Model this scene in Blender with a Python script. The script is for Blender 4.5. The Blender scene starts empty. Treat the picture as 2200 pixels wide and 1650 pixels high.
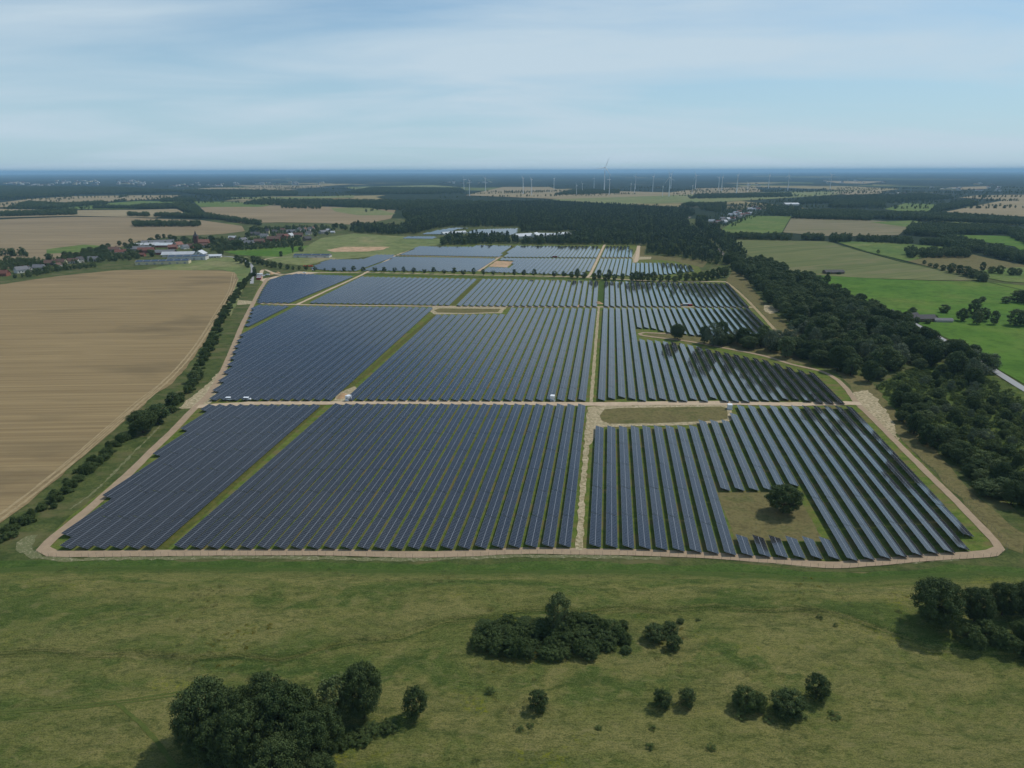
import bpy, bmesh, math, random
import numpy as np
from mathutils import Vector, Matrix
from mathutils.geometry import tessellate_polygon
R = math.radians
random.seed(7)
scene = bpy.context.scene
COL = scene.collection

# ------------------------------------------------------------------ camera
# photograph frame 2200 x 1650, drone height 140 m, 24 mm equivalent lens
FPX, CX, CY, CAM_H = 1467.0, 1100.0, 825.0, 140.0
HORIZON = 367.5
PITCH = math.atan((CY - HORIZON) / FPX)
ROLL = math.atan(5.0 / 2200.0)
cam_data = bpy.data.cameras.new("camera")
cam_data.sensor_width = 36.0
cam_data.lens = 36.0 * FPX / 2200.0
cam_data.clip_start = 0.5
cam_data.clip_end = 200000.0
cam = bpy.data.objects.new("camera", cam_data)
COL.objects.link(cam)
_fw = Vector((0, math.cos(PITCH), -math.sin(PITCH)))
_rt0 = Vector((1, 0, 0))
_up0 = _rt0.cross(_fw)
_rt = _rt0 * math.cos(ROLL) - _up0 * math.sin(ROLL)
_up = _up0 * math.cos(ROLL) + _rt0 * math.sin(ROLL)
cam.matrix_world = Matrix(((_rt.x, _up.x, -_fw.x, 0), (_rt.y, _up.y, -_fw.y, 0),
                           (_rt.z, _up.z, -_fw.z, CAM_H), (0, 0, 0, 1)))
scene.camera = cam

# ------------------------------------------------------------------ sky, sun, exposure
SUN_EL, SUN_AZ = R(53.0), R(33.0)        # azimuth measured from +X towards +Y
sun_vec = Vector((math.cos(SUN_AZ) * math.cos(SUN_EL), math.sin(SUN_AZ) * math.cos(SUN_EL), math.sin(SUN_EL)))
world = bpy.data.worlds.new("World")
scene.world = world
world.use_nodes = True
wt = world.node_tree
wt.nodes.clear()
def wn(kind, **kw):
    n = wt.nodes.new(kind)
    for k, v in kw.items():
        setattr(n, k, v)
    return n
w_out = wn("ShaderNodeOutputWorld")
w_bg = wn("ShaderNodeBackground")
w_bg.inputs[1].default_value = 0.12
sky = wn("ShaderNodeTexSky", sky_type='NISHITA', sun_disc=False)
sky.sun_elevation = SUN_EL
sky.sun_rotation = math.pi / 2 - SUN_AZ
sky.altitude = 100
sky.air_density = 1.0
sky.dust_density = 0.1
sky.ozone_density = 2.5
# thin high cloud, laid out on a flat layer far overhead
tc = wn("ShaderNodeTexCoord")
sep = wn("ShaderNodeSeparateXYZ")
zc = wn("ShaderNodeMath", operation='MAXIMUM'); zc.inputs[1].default_value = 0.0
za = wn("ShaderNodeMath", operation='ADD'); za.inputs[1].default_value = 0.10
dx = wn("ShaderNodeMath", operation='DIVIDE'); dy = wn("ShaderNodeMath", operation='DIVIDE')
comb = wn("ShaderNodeCombineXYZ")
wt.links.new(tc.outputs['Generated'], sep.inputs[0])
wt.links.new(sep.outputs[2], zc.inputs[0]); wt.links.new(zc.outputs[0], za.inputs[0])
wt.links.new(sep.outputs[0], dx.inputs[0]); wt.links.new(za.outputs[0], dx.inputs[1])
wt.links.new(sep.outputs[1], dy.inputs[0]); wt.links.new(za.outputs[0], dy.inputs[1])
wt.links.new(dx.outputs[0], comb.inputs[0]); wt.links.new(dy.outputs[0], comb.inputs[1])
mp = wn("ShaderNodeMapping")
mp.inputs['Rotation'].default_value = (0, 0, R(-14))
mp.inputs['Scale'].default_value = (0.34, 0.62, 1)
mp.inputs['Location'].default_value = (0.55, 0.35, 0)
wt.links.new(comb.outputs[0], mp.inputs[0])
n1 = wn("ShaderNodeTexNoise"); n1.inputs['Scale'].default_value = 1.15; n1.inputs['Detail'].default_value = 7; n1.inputs['Roughness'].default_value = 0.52; n1.inputs['Distortion'].default_value = 0.5
wt.links.new(mp.outputs[0], n1.inputs['Vector'])
cr = wn("ShaderNodeValToRGB")
cr.color_ramp.elements[0].position = 0.38; cr.color_ramp.elements[0].color = (0, 0, 0, 1)
cr.color_ramp.elements[1].position = 0.63; cr.color_ramp.elements[1].color = (0.9, 0.9, 0.9, 1)
wt.links.new(n1.outputs['Fac'], cr.inputs[0])
mixc = wn("ShaderNodeMix", data_type='RGBA', blend_type='MIX')
tint = wn("ShaderNodeMix", data_type='RGBA', blend_type='MULTIPLY')
tint.inputs[0].default_value = 1.0
tint.inputs[7].default_value = SKY_TINT = (0.80, 0.93, 0.95, 1)
wt.links.new(sky.outputs[0], tint.inputs[6])
mixc.inputs[7].default_value = CLOUD_COL = (3.95, 5.6, 6.8, 1)
# the veil thickens evenly towards the horizon all round
vr = wn("ShaderNodeValToRGB")
vr.color_ramp.interpolation = 'EASE'
vr.color_ramp.elements[0].position = 0.0; vr.color_ramp.elements[0].color = (0.80, 0.80, 0.80, 1)
vr.color_ramp.elements[1].position = 0.30; vr.color_ramp.elements[1].color = (0.10, 0.10, 0.10, 1)
wt.links.new(zc.outputs[0], vr.inputs[0])
wt.links.new(vr.outputs[0], mixc.inputs[0])
wt.links.new(tint.outputs[2], mixc.inputs[6])
clo = wn("ShaderNodeMix", data_type='RGBA', blend_type='MIX')
clo.inputs[7].default_value = (5.1, 6.3, 7.2, 1)
wt.links.new(cr.outputs[0], clo.inputs[0]); wt.links.new(mixc.outputs[2], clo.inputs[6])
wt.links.new(clo.outputs[2], w_bg.inputs[0])
wt.links.new(w_bg.outputs[0], w_out.inputs[0])

sun_data = bpy.data.lights.new("sun", 'SUN')
sun_data.energy = 3.2
sun_data.angle = R(0.6)
sun_data.color = (1.0, 0.95, 0.88)
sun = bpy.data.objects.new("sun", sun_data)
COL.objects.link(sun)
sun.rotation_euler = sun_vec.to_track_quat('Z', 'Y').to_euler()
sun.location = (0, 0, 300)

scene.view_settings.view_transform = 'Standard'
scene.view_settings.look = 'None'
scene.view_settings.exposure = -0.17
scene.view_settings.gamma = 1.0
scene.view_settings.use_curve_mapping = False
scene.render.engine = 'CYCLES'
cy = scene.cycles
cy.use_denoising = True
cy.max_bounces = 5
cy.diffuse_bounces = 2
cy.glossy_bounces = 3
cy.transmission_bounces = 2
cy.transparent_max_bounces = 4
cy.volume_bounces = 0
cy.use_adaptive_sampling = True
cy.adaptive_threshold = 0.01

# ------------------------------------------------------------------ helpers
def W(px, py, z=0.0):
    """photo pixel -> point on the horizontal plane at height z"""
    d = _fw * FPX + _rt * (px - CX) - _up * (py - CY)
    t = (z - CAM_H) / d.z
    return Vector((d.x * t, d.y * t, z))

def lin(c):
    c = c / 255.0
    return c / 12.92 if c <= 0.04045 else ((c + 0.055) / 1.055) ** 2.4

def RGB(r, g, b):
    return (lin(r), lin(g), lin(b), 1.0)

def material(name, base, rough=0.85, spec=0.2, metallic=0.0):
    m = bpy.data.materials.new(name)
    m.use_nodes = True
    b = m.node_tree.nodes["Principled BSDF"]
    b.inputs['Base Color'].default_value = base
    b.inputs['Roughness'].default_value = rough
    b.inputs['Specular IOR Level'].default_value = spec
    b.inputs['Metallic'].default_value = metallic
    return m

class NT:
    """small helper to wire material nodes"""
    def __init__(self, m):
        self.t = m.node_tree
        self.b = self.t.nodes["Principled BSDF"]
    def n(self, kind, inp=None, **kw):
        x = self.t.nodes.new(kind)
        for k, v in kw.items():
            setattr(x, k, v)
        for k, v in (inp or {}).items():
            s = x.inputs[k]
            if hasattr(v, 'is_output'):
                self.t.links.new(v, s)
            else:
                s.default_value = v
        return x
    def pos(self, scale=(1, 1, 1), rot=0.0, loc=(0, 0, 0)):
        g = self.n("ShaderNodeNewGeometry")
        m = self.n("ShaderNodeMapping", {0: g.outputs['Position']})
        m.inputs['Scale'].default_value = scale
        m.inputs['Rotation'].default_value = (0, 0, rot)
        m.inputs['Location'].default_value = loc
        return m.outputs[0]
    def noise(self, vec, scale, detail=4, rough=0.55, dist=0.0):
        x = self.n("ShaderNodeTexNoise", {'Vector': vec, 'Scale': scale, 'Detail': detail, 'Roughness': rough, 'Distortion': dist})
        return x.outputs['Fac']
    def ramp(self, fac, stops, interp='LINEAR'):
        x = self.n("ShaderNodeValToRGB", {0: fac})
        cr = x.color_ramp
        cr.interpolation = interp
        while len(cr.elements) < len(stops):
            cr.elements.new(0.5)
        for e, (p, c) in zip(cr.elements, stops):
            e.position = p
            e.color = c if len(c) == 4 else (*c, 1)
        return x.outputs[0]
    def mix(self, fac, a, b, blend='MIX'):
        x = self.n("ShaderNodeMix", data_type='RGBA', blend_type=blend)
        for s, v in ((x.inputs[0], fac), (x.inputs[6], a), (x.inputs[7], b)):
            if hasattr(v, 'is_output'):
                self.t.links.new(v, s)
            else:
                s.default_value = v
        return x.outputs[2]
    def math(self, op, a, b=0.5, clamp=False):
        x = self.n("ShaderNodeMath", operation=op, use_clamp=clamp)
        for s, v in ((x.inputs[0], a), (x.inputs[1], b)):
            if hasattr(v, 'is_output'):
                self.t.links.new(v, s)
            else:
                s.default_value = v
        return x.outputs[0]
    def color(self, c):
        self.t.links.new(c, self.b.inputs['Base Color'])
    def bump(self, h, strength=0.5, dist=0.3):
        x = self.n("ShaderNodeBump", {'Height': h, 'Strength': strength, 'Distance': dist})
        self.t.links.new(x.outputs[0], self.b.inputs['Normal'])

BW = lambda v: (v, v, v, 1)

def link(name, mesh, parent=None, loc=None):
    o = bpy.data.objects.new(name, mesh)
    COL.objects.link(o)
    if parent is not None:
        o.parent = parent
    if loc is not None:
        o.location = loc
    return o

def empty(name, loc=(0, 0, 0), rz=0.0, scale=None):
    o = bpy.data.objects.new(name, None)
    o.empty_display_size = 0.5
    COL.objects.link(o)
    o.location = loc
    o.rotation_euler = (0, 0, rz)
    if scale is not None:
        o.scale = scale
    return o

def tag(o, label=None, cat=None, group=None, kind=None):
    if label: o['label'] = label
    if cat: o['category'] = cat
    if group: o['group'] = group
    if kind: o['kind'] = kind
    return o

def mesh_np(name, v, f, mats, mat_idx=None, smooth=False):
    """v (n,3) array, f list/array of equal-length faces"""
    v = np.asarray(v, dtype=np.float32); f = np.asarray(f, dtype=np.int32)
    me = bpy.data.meshes.new(name)
    k = f.shape[1]
    me.vertices.add(len(v)); me.vertices.foreach_set('co', v.ravel())
    me.loops.add(f.size); me.loops.foreach_set('vertex_index', f.ravel())
    me.polygons.add(len(f))
    me.polygons.foreach_set('loop_start', np.arange(0, f.size, k, dtype=np.int32))
    me.polygons.foreach_set('loop_total', np.full(len(f), k, dtype=np.int32))
    for m in mats: me.materials.append(m)
    if mat_idx is not None:
        me.polygons.foreach_set('material_index', np.asarray(mat_idx, dtype=np.int32))
    me.polygons.foreach_set('use_smooth', np.full(len(f), smooth, dtype=bool))
    me.update(calc_edges=True)
    return me

class MB:
    """collects boxes, prisms and tubes into one mesh"""
    def __init__(self):
        self.v = []; self.f = []; self.m = []
    def quad(self, a, b, c, d, mi=0):
        n = len(self.v); self.v += [a, b, c, d]; self.f.append((n, n + 1, n + 2, n + 3)); self.m.append(mi)
    def face(self, pts, mi=0):
        n = len(self.v); self.v += list(pts); self.f.append(tuple(range(n, n + len(pts)))); self.m.append(mi)
    def box(self, x0, x1, y0, y1, z0, z1, mi=0, skip=''):
        n = len(self.v)
        self.v += [(x0, y0, z0), (x1, y0, z0), (x1, y1, z0), (x0, y1, z0), (x0, y0, z1), (x1, y0, z1), (x1, y1, z1), (x0, y1, z1)]
        for key, q in (('b', (0, 3, 2, 1)), ('t', (4, 5, 6, 7)), ('f', (0, 1, 5, 4)), ('r', (1, 2, 6, 5)), ('k', (2, 3, 7, 6)), ('l', (3, 0, 4, 7))):
            if key not in skip:
                self.f.append(tuple(n + i for i in q)); self.m.append(mi)
    def prism(self, prof, y0, y1, mi=0):
        """profile in (x, z), extruded along y"""
        n = len(self.v); k = len(prof)
        self.v += [(x, y0, z) for x, z in prof] + [(x, y1, z) for x, z in prof]
        self.f.append(tuple(n + i for i in range(k))); self.m.append(mi)
        self.f.append(tuple(n + k + i for i in reversed(range(k)))); self.m.append(mi)
        for i in range(k):
            j = (i + 1) % k
            self.f.append((n + j, n + i, n + k + i, n + k + j)); self.m.append(mi)
    def tube(self, p0, p1, r0, r1, seg=6, mi=0, cap=True):
        p0 = Vector(p0); p1 = Vector(p1); d = (p1 - p0).normalized()
        u = d.orthogonal().normalized(); w = d.cross(u)
        n = len(self.v)
        for p, r in ((p0, r0), (p1, r1)):
            for i in range(seg):
                a = 2 * math.pi * i / seg
                self.v.append(tuple(p + u * (math.cos(a) * r) + w * (math.sin(a) * r)))
        for i in range(seg):
            j = (i + 1) % seg
            self.f.append((n + i, n + j, n + seg + j, n + seg + i)); self.m.append(mi)
        if cap:
            self.f.append(tuple(n + seg + i for i in range(seg))); self.m.append(mi)
            self.f.append(tuple(n + i for i in reversed(range(seg)))); self.m.append(mi)
    def mesh(self, name, mats, smooth=False):
        me = bpy.data.meshes.new(name)
        me.from_pydata([tuple(p) for p in self.v], [], self.f)
        for m in (mats if isinstance(mats, (list, tuple)) else [mats]): me.materials.append(m)
        me.polygons.foreach_set('material_index', self.m)
        me.polygons.foreach_set('use_smooth', [smooth] * len(self.f))
        me.update()
        return me
    def build(self, name, mats, parent=None, loc=None, smooth=False):
        return link(name, self.mesh(name, mats, smooth), parent, loc)

def smooth_line(pts, step=6.0, closed=False):
    """Catmull-Rom through world points, resampled"""
    P = [Vector(p) for p in pts]
    out = []
    n = len(P)
    rng = range(n) if closed else range(n - 1)
    for i in rng:
        p0 = P[i - 1] if (i > 0 or closed) else P[i] * 2 - P[i + 1]
        p1 = P[i]; p2 = P[(i + 1) % n]
        p3 = P[(i + 2) % n] if (closed or i + 2 < n) else p2 * 2 - p1
        k = max(1, min(60, int((p2 - p1).length / step)))
        for j in range(k):
            t = j / k
            out.append(0.5 * ((2 * p1) + (p2 - p0) * t + (2 * p0 - 5 * p1 + 4 * p2 - p3) * t * t + (3 * p1 - p0 - 3 * p2 + p3) * t * t * t))
    if not closed:
        out.append(P[-1])
    return out

def ribbon(name, px, width, z, mat, kind='structure', jit=0.0, parent=None, world=False, step=6.0):
    pts = smooth_line([p if world else W(*p[:2]) for p in px], step)
    rnd = random.Random(len(pts) * 31 + int(abs(pts[0].x)))
    v = []; f = []
    for i, p in enumerate(pts):
        a = pts[max(0, i - 1)]; b = pts[min(len(pts) - 1, i + 1)]
        d = (b - a); d.z = 0
        d = d.normalized() if d.length > 1e-6 else Vector((0, 1, 0))
        nrm = Vector((d.y, -d.x, 0))
        w = width if not callable(width) else width(i / (len(pts) - 1))
        wl = w / 2 + rnd.uniform(-jit, jit); wr = w / 2 + rnd.uniform(-jit, jit)
        l = p - nrm * wl; r = p + nrm * wr
        v += [(l.x, l.y, z), (r.x, r.y, z)]
    f = [(2 * i, 2 * i + 1, 2 * i + 3, 2 * i + 2) for i in range(len(pts) - 1)]
    me = mesh_np(name, v, f, [mat])
    o = link(name, me, parent)
    if kind: o['kind'] = kind
    return o

def sheet(name, px, z, mat, kind='structure', smooth=False, jit=0.0, parent=None, step=8.0):
    pts = [W(*p) for p in px]
    if smooth or jit:
        if smooth:
            pts = smooth_line(pts, step, closed=True)
        else:
            q = []
            for i, a in enumerate(pts):
                b = pts[(i + 1) % len(pts)]
                k = max(1, min(80, int((b - a).length / step)))
                q += [a.lerp(b, j / k) for j in range(k)]
            pts = q
    if jit:
        rnd = random.Random(len(pts) + int(abs(pts[0].x) * 3))
        pts = [p + Vector((rnd.uniform(-jit, jit), rnd.uniform(-jit, jit), 0)) for p in pts]
    tris = tessellate_polygon([[Vector((p.x, p.y, 0)) for p in pts]])
    v = [(p.x, p.y, z) for p in pts]
    fl = []
    for a, b, c in tris:
        A, B, Cc = v[a], v[b], v[c]
        s = (B[0] - A[0]) * (Cc[1] - A[1]) - (B[1] - A[1]) * (Cc[0] - A[0])
        fl.append((a, b, c) if s > 0 else (a, c, b))
    me = mesh_np(name, v, fl, [mat])
    o = link(name, me, parent)
    if kind: o['kind'] = kind
    return o

def inside(p, poly):
    x, y = p[0], p[1]; c = False; n = len(poly)
    for i in range(n):
        x1, y1 = poly[i][0], poly[i][1]; x2, y2 = poly[i - 1][0], poly[i - 1][1]
        if (y1 > y) != (y2 > y) and x < (x2 - x1) * (y - y1) / (y2 - y1) + x1:
            c = not c
    return c
# ------------------------------------------------------------------ ground materials
def mat_country():
    """far farmland: a patchwork of woods and fields seen from many kilometres"""
    m = material("country", RGB(80, 95, 60), 0.95, 0.05)
    t = NT(m)
    p = t.pos((1 / 650.0, 1 / 1100.0, 1), R(12))
    v = t.n("ShaderNodeTexVoronoi", {'Vector': p, 'Scale': 1.0, 'Randomness': 0.9})
    g = t.n("ShaderNodeSeparateColor", {0: v.outputs['Color']})
    col = t.ramp(g.outputs[0], [(0.0, RGB(44, 56, 36)), (0.42, RGB(48, 60, 38)), (0.43, RGB(104, 112, 66)), (0.60, RGB(98, 116, 62)), (0.61, RGB(146, 134, 98)), (0.80, RGB(138, 128, 98)), (0.81, RGB(50, 62, 38))], 'CONSTANT')
    p2 = t.pos((1 / 2500.0, 1 / 5200.0, 1), R(5))
    far = t.noise(p2, 1.0, 6, 0.6)
    ln = t.n("ShaderNodeVectorMath", {0: t.n("ShaderNodeNewGeometry").outputs['Position']}, operation='LENGTH')
    d = t.math('MULTIPLY', t.math('SUBTRACT', ln.outputs['Value'], 4200.0), 1 / 4000.0, True)
    woods = t.ramp(t.math('ADD', far, t.math('MULTIPLY', d, 0.10)), [(0.50, BW(0)), (0.54, BW(1))])
    c2 = t.mix(woods, col, RGB(40, 52, 36))
    fine = t.noise(t.pos((0.01, 0.01, 1)), 1.0, 5)
    t.color(t.mix(0.35, c2, t.mix(fine, RGB(40, 50, 30), RGB(150, 150, 120)), 'SOFT_LIGHT'))
    return m

def mat_meadow():
    m = material("meadow", RGB(78, 89, 46), 0.95, 0.05)
    t = NT(m)
    big = t.noise(t.pos((0.012, 0.030, 1), R(6)), 1.0, 5, 0.6, 0.8)
    mid = t.noise(t.pos((0.05, 0.15, 1), R(-6)), 1.0, 6, 0.62, 0.5)
    fin = t.noise(t.pos((0.55, 1.5, 1), R(18)), 1.0, 6, 0.72, 0.3)
    tin = t.noise(t.pos((2.2, 3.4, 1), R(-12)), 1.0, 4, 0.75)
    c = t.ramp(big, [(0.28, RGB(66, 84, 36)), (0.40, RGB(84, 97, 44)), (0.49, RGB(112, 112, 60)), (0.58, RGB(128, 122, 72)), (0.72, RGB(78, 92, 42))])
    c = t.mix(t.ramp(mid, [(0.34, BW(0.55)), (0.50, BW(0))]), c, RGB(54, 71, 31))
    c = t.mix(t.ramp(mid, [(0.52, BW(0)), (0.72, BW(0.5))]), c, RGB(107, 105, 65))
    c = t.mix(t.ramp(fin, [(0.34, BW(0.55)), (0.52, BW(0))]), c, RGB(47, 62, 27))
    c = t.mix(t.ramp(fin, [(0.54, BW(0)), (0.76, BW(0.45))]), c, RGB(115, 118, 74))
    c = t.mix(t.ramp(tin, [(0.36, BW(0.75)), (0.52, BW(0))]), c, RGB(44, 56, 26))
    c = t.mix(t.ramp(tin, [(0.54, BW(0)), (0.70, BW(0.55))]), c, RGB(126, 129, 86))
    clu = t.noise(t.pos((0.22, 0.42, 1), R(24), (2, 8, 0)), 1.0, 6, 0.68, 0.6)
    c = t.mix(t.ramp(clu, [(0.33, BW(0.62)), (0.47, BW(0))]), c, RGB(50, 64, 28))
    c = t.mix(t.ramp(clu, [(0.55, BW(0)), (0.70, BW(0.55))]), c, RGB(126, 118, 78))
    # yellow flowering weeds in loose patches
    yl = t.noise(t.pos((0.035, 0.06, 1), R(20), (3.1, 1.7, 0)), 1.0, 4, 0.55)
    yf = t.noise(t.pos((0.9, 0.9, 1), 0, (9, 2, 0)), 1.0, 4, 0.7)
    yk = t.math('MULTIPLY', t.ramp(yl, [(0.58, BW(0)), (0.72, BW(0.8))]), t.ramp(yf, [(0.50, BW(0)), (0.62, BW(1))]))
    c = t.mix(yk, c, RGB(119, 121, 28))
    at = t.n("ShaderNodeAttribute", attribute_name='lush')
    lk = t.ramp(t.math('ADD', at.outputs['Fac'], t.math('MULTIPLY', t.math('SUBTRACT', mid, 0.5), 1.2)), [(0.30, BW(0)), (0.75, BW(0.85))])
    c = t.mix(lk, c, t.mix(fin, RGB(52, 73, 30), RGB(74, 92, 43)))
    t.color(c)
    t.bump(t.math('ADD', t.math('MULTIPLY', tin, 0.35), t.math('ADD', mid, t.math('MULTIPLY', fin, 0.5))), 1.0, 0.6)
    return m

def mat_grass(name, a, b, c, s=0.1, bump=0.6, dry=None):
    m = material(name, a, 0.95, 0.05)
    t = NT(m)
    n = t.noise(t.pos((s, s * 1.4, 1), R(8)), 1.0, 6, 0.65, 0.4)
    f = t.noise(t.pos((s * 8, s * 8, 1)), 1.0, 4, 0.7)
    col = t.ramp(n, [(0.32, a), (0.5, b), (0.68, c)])
    col = t.mix(t.ramp(f, [(0.35, BW(0.5)), (0.55, BW(0))]), col, tuple(x * 0.45 for x in a[:3]) + (1,))
    if dry:
        col = t.mix(t.ramp(t.noise(t.pos((s * 0.4, s * 0.6, 1), 0, (5, 5, 0)), 1.0, 5, 0.6), [(0.48, BW(0)), (0.62, BW(0.85))]), col, dry)
    t.color(col)
    t.bump(f, bump, 0.3)
    return m

def mat_sand(name, a, b, grass=None, cover=0.0, s=0.25):
    m = material(name, a, 0.95, 0.1)
    t = NT(m)
    n = t.noise(t.pos((s, s, 1)), 1.0, 6, 0.65)
    f = t.noise(t.pos((s * 9, s * 9, 1)), 1.0, 3, 0.7)
    col = t.mix(t.ramp(n, [(0.35, BW(0)), (0.65, BW(1))]), a, b)
    col = t.mix(t.ramp(f, [(0.3, BW(0.25)), (0.5, BW(0))]), col, tuple(x * 0.6 for x in a[:3]) + (1,))
    if grass:
        g = t.noise(t.pos((s * 1.6, s * 1.6, 1), 0, (7, 3, 0)), 1.0, 6, 0.75)
        lo = 0.5 - (cover - 0.5) * 0.5
        col = t.mix(t.ramp(g, [(lo - 0.06, BW(0)), (lo + 0.16, BW(0.85))]), col, grass)
    t.color(col)
    t.bump(f, 0.4, 0.1)
    return m

def mat_stubble(name, a, b, dark, rot, period=5.5, s=1.0, far=False):
    """harvested field: fine parallel swaths with blotches"""
    m = material(name, a, 0.95, 0.05)
    t = NT(m)
    p = t.pos((1, 1, 1), rot)
    rows = t.noise(t.n("ShaderNodeMapping", {0: p, 'Scale': (0.0035, 1.0 / period, 1)}).outputs[0], 1.0, 3, 0.7)
    rows2 = t.noise(t.n("ShaderNodeMapping", {0: p, 'Scale': (0.012, 2.6 / period, 1)}).outputs[0], 1.0, 2, 0.6)
    blot = t.noise(t.n("ShaderNodeMapping", {0: p, 'Scale': (0.006 * s, 0.020 * s, 1)}).outputs[0], 1.0, 5, 0.55, 0.3)
    c = t.mix(t.ramp(rows, [(0.36, BW(0)), (0.64, BW(1))]), a, b)
    c = t.mix(t.ramp(rows2, [(0.36, BW(0.35)), (0.5, BW(0))]), c, tuple(x * 0.70 for x in a[:3]) + (1,))
    c = t.mix(t.ramp(blot, [(0.56, BW(0)), (0.68, BW(0.5))]), c, dark)
    c = t.mix(t.ramp(blot, [(0.30, BW(0.4)), (0.42, BW(0))]), c, tuple(min(1, x * 1.25) for x in b[:3]) + (1,))
    t.color(c)
    return m

M = {}
M['country'] = mat_country()
M['meadow'] = mat_meadow()
M['lush'] = mat_grass("lush_grass", RGB(58, 78, 34), RGB(70, 90, 40), RGB(86, 98, 50), 0.12)
M['site'] = mat_grass("site_grass", RGB(72, 88, 36), RGB(92, 108, 46), RGB(114, 116, 58), 0.22, 0.5, RGB(108, 98, 62))
M['strip'] = mat_grass("strip_grass", RGB(70, 78, 36), RGB(88, 92, 42), RGB(108, 100, 56), 0.35, 0.5)
M['verge'] = mat_grass("verge_grass", RGB(58, 72, 36), RGB(76, 86, 46), RGB(94, 98, 56), 0.12, 0.5, RGB(98, 94, 62))
M['dry'] = mat_grass("dry_grass", RGB(96, 90, 58), RGB(112, 104, 68), RGB(90, 92, 54), 0.08, 0.5)
M['scrubfloor'] = mat_grass("scrub_floor", RGB(54, 70, 30), RGB(78, 92, 42), RGB(98, 104, 52), 0.15, 0.6)
M['bright'] = mat_grass("bright_pasture", RGB(70, 102, 34), RGB(82, 112, 40), RGB(98, 114, 50), 0.012, 0.1)
M['green'] = mat_grass("pasture", RGB(82, 104, 50), RGB(96, 112, 56), RGB(112, 118, 68), 0.010, 0.1)
M['pale'] = mat_grass("pale_pasture", RGB(98, 112, 66), RGB(116, 122, 76), RGB(138, 130, 94), 0.008, 0.1)
M['hay'] = mat_stubble("hay_meadow", RGB(90, 99, 58), RGB(108, 110, 70), RGB(120, 112, 82), R(-28), 14, 1.1)
M['stubble'] = mat_stubble("stubble", RGB(127, 109, 79), RGB(147, 128, 93), RGB(92, 82, 62), R(-3), 2.6)
M['farstub'] = mat_stubble("far_stubble", RGB(128, 113, 86), RGB(141, 125, 97), RGB(113, 100, 77), R(-4), 26, 0.35)
M['tan'] = mat_stubble("tan_field", RGB(132, 120, 92), RGB(146, 132, 102), RGB(113, 106, 74), R(8), 30, 0.35)
M['worn'] = mat_stubble("worn_pasture", RGB(110, 106, 78), RGB(126, 116, 90), RGB(92, 100, 62), R(-10), 18, 1.2)
M['road'] = mat_sand("gravel_road", RGB(173, 153, 128), RGB(190, 169, 141))
M['redroad'] = mat_sand("red_gravel_road", RGB(150, 131, 108), RGB(163, 142, 116), RGB(136, 122, 94), 0.35, 0.3)
M['sand'] = mat_sand("pale_sand", RGB(172, 154, 124), RGB(192, 176, 146), RGB(104, 100, 62), 0.58, 0.45)
M['chalk'] = mat_sand("chalky_spoil", RGB(168, 158, 130), RGB(184, 174, 146), RGB(80, 88, 46), 0.85, 0.6)
M['rut'] = mat_sand("worn_track", RGB(156, 138, 104), RGB(164, 146, 112), RGB(132, 117, 86), 0.5, 0.4)
M['path'] = mat_grass("mown_path", RGB(76, 88, 42), RGB(84, 94, 46), RGB(94, 100, 52), 0.3, 0.3)
M['asphalt'] = material("asphalt", RGB(150, 150, 148), 0.9)
M['ballast'] = mat_sand("track_ballast", RGB(106, 100, 90), RGB(120, 112, 100), None, 0, 0.2)
M['bare'] = mat_sand("bare_earth", RGB(176, 142, 112), RGB(190, 158, 128), RGB(110, 112, 66), 0.45, 0.06)

# ------------------------------------------------------------------ the country and its fields
def country():
    v = []; f = []
    rr = [0, 200, 500, 1000, 2000, 4000, 8000, 16000, 32000, 60000]; seg = 96
    v.append((0, 0, 0))
    for r in rr[1:]:
        for i in range(seg):
            a = 2 * math.pi * i / seg
            v.append((r * math.cos(a), r * math.sin(a), 0.0))
    tr = []
    for i in range(seg):
        j = (i + 1) % seg
        tr.append((0, 1 + i, 1 + j))
        for k in range(len(rr) - 2):
            a = 1 + k * seg; b = a + seg
            tr.append((a + i, b + i, b + j)); tr.append((a + i, b + j, a + j))
    o = link("ground", mesh_np("ground", v, tr, [M['country']]))
    o['kind'] = 'structure'
country()

def field(name, mat, z, px, **kw):
    return sheet(name, px, z, M[mat], **kw)

# near verge and ground round the park, then the fields one above another
field("verge_ground", 'verge', 0.10, [(-900, 1230), (-900, 1000), (-200, 640), (300, 500), (800, 470), (1500, 470), (1800, 540), (2400, 640), (3400, 900), (3400, 1230)])
field("village_green", 'verge', 0.30, [(-60, 618), (-60, 545), (120, 520), (300, 505), (480, 486), (560, 476), (700, 468), (900, 470), (960, 530), (900, 552), (660, 580), (560, 600), (480, 590), (250, 585), (130, 600)])
field("stubble_field", 'stubble', 0.40, [(-900, 900), (-300, 640), (0, 612), (60, 603), (130, 593), (250, 581), (330, 580), (480, 582), (505, 586), (512, 600), (495, 640), (465, 690), (440, 735), (405, 785), (370, 825), (330, 850), (300, 880), (255, 915), (200, 965), (130, 1025), (60, 1082), (0, 1128), (-300, 1320), (-900, 1500)], jit=0.8)
field("field_margin", 'pale', 0.36, [(300, 582), (380, 566), (470, 553), (530, 552), (540, 566), (536, 590), (515, 640), (495, 680), (480, 660), (500, 610), (505, 588), (480, 580)], jit=0.8)
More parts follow.
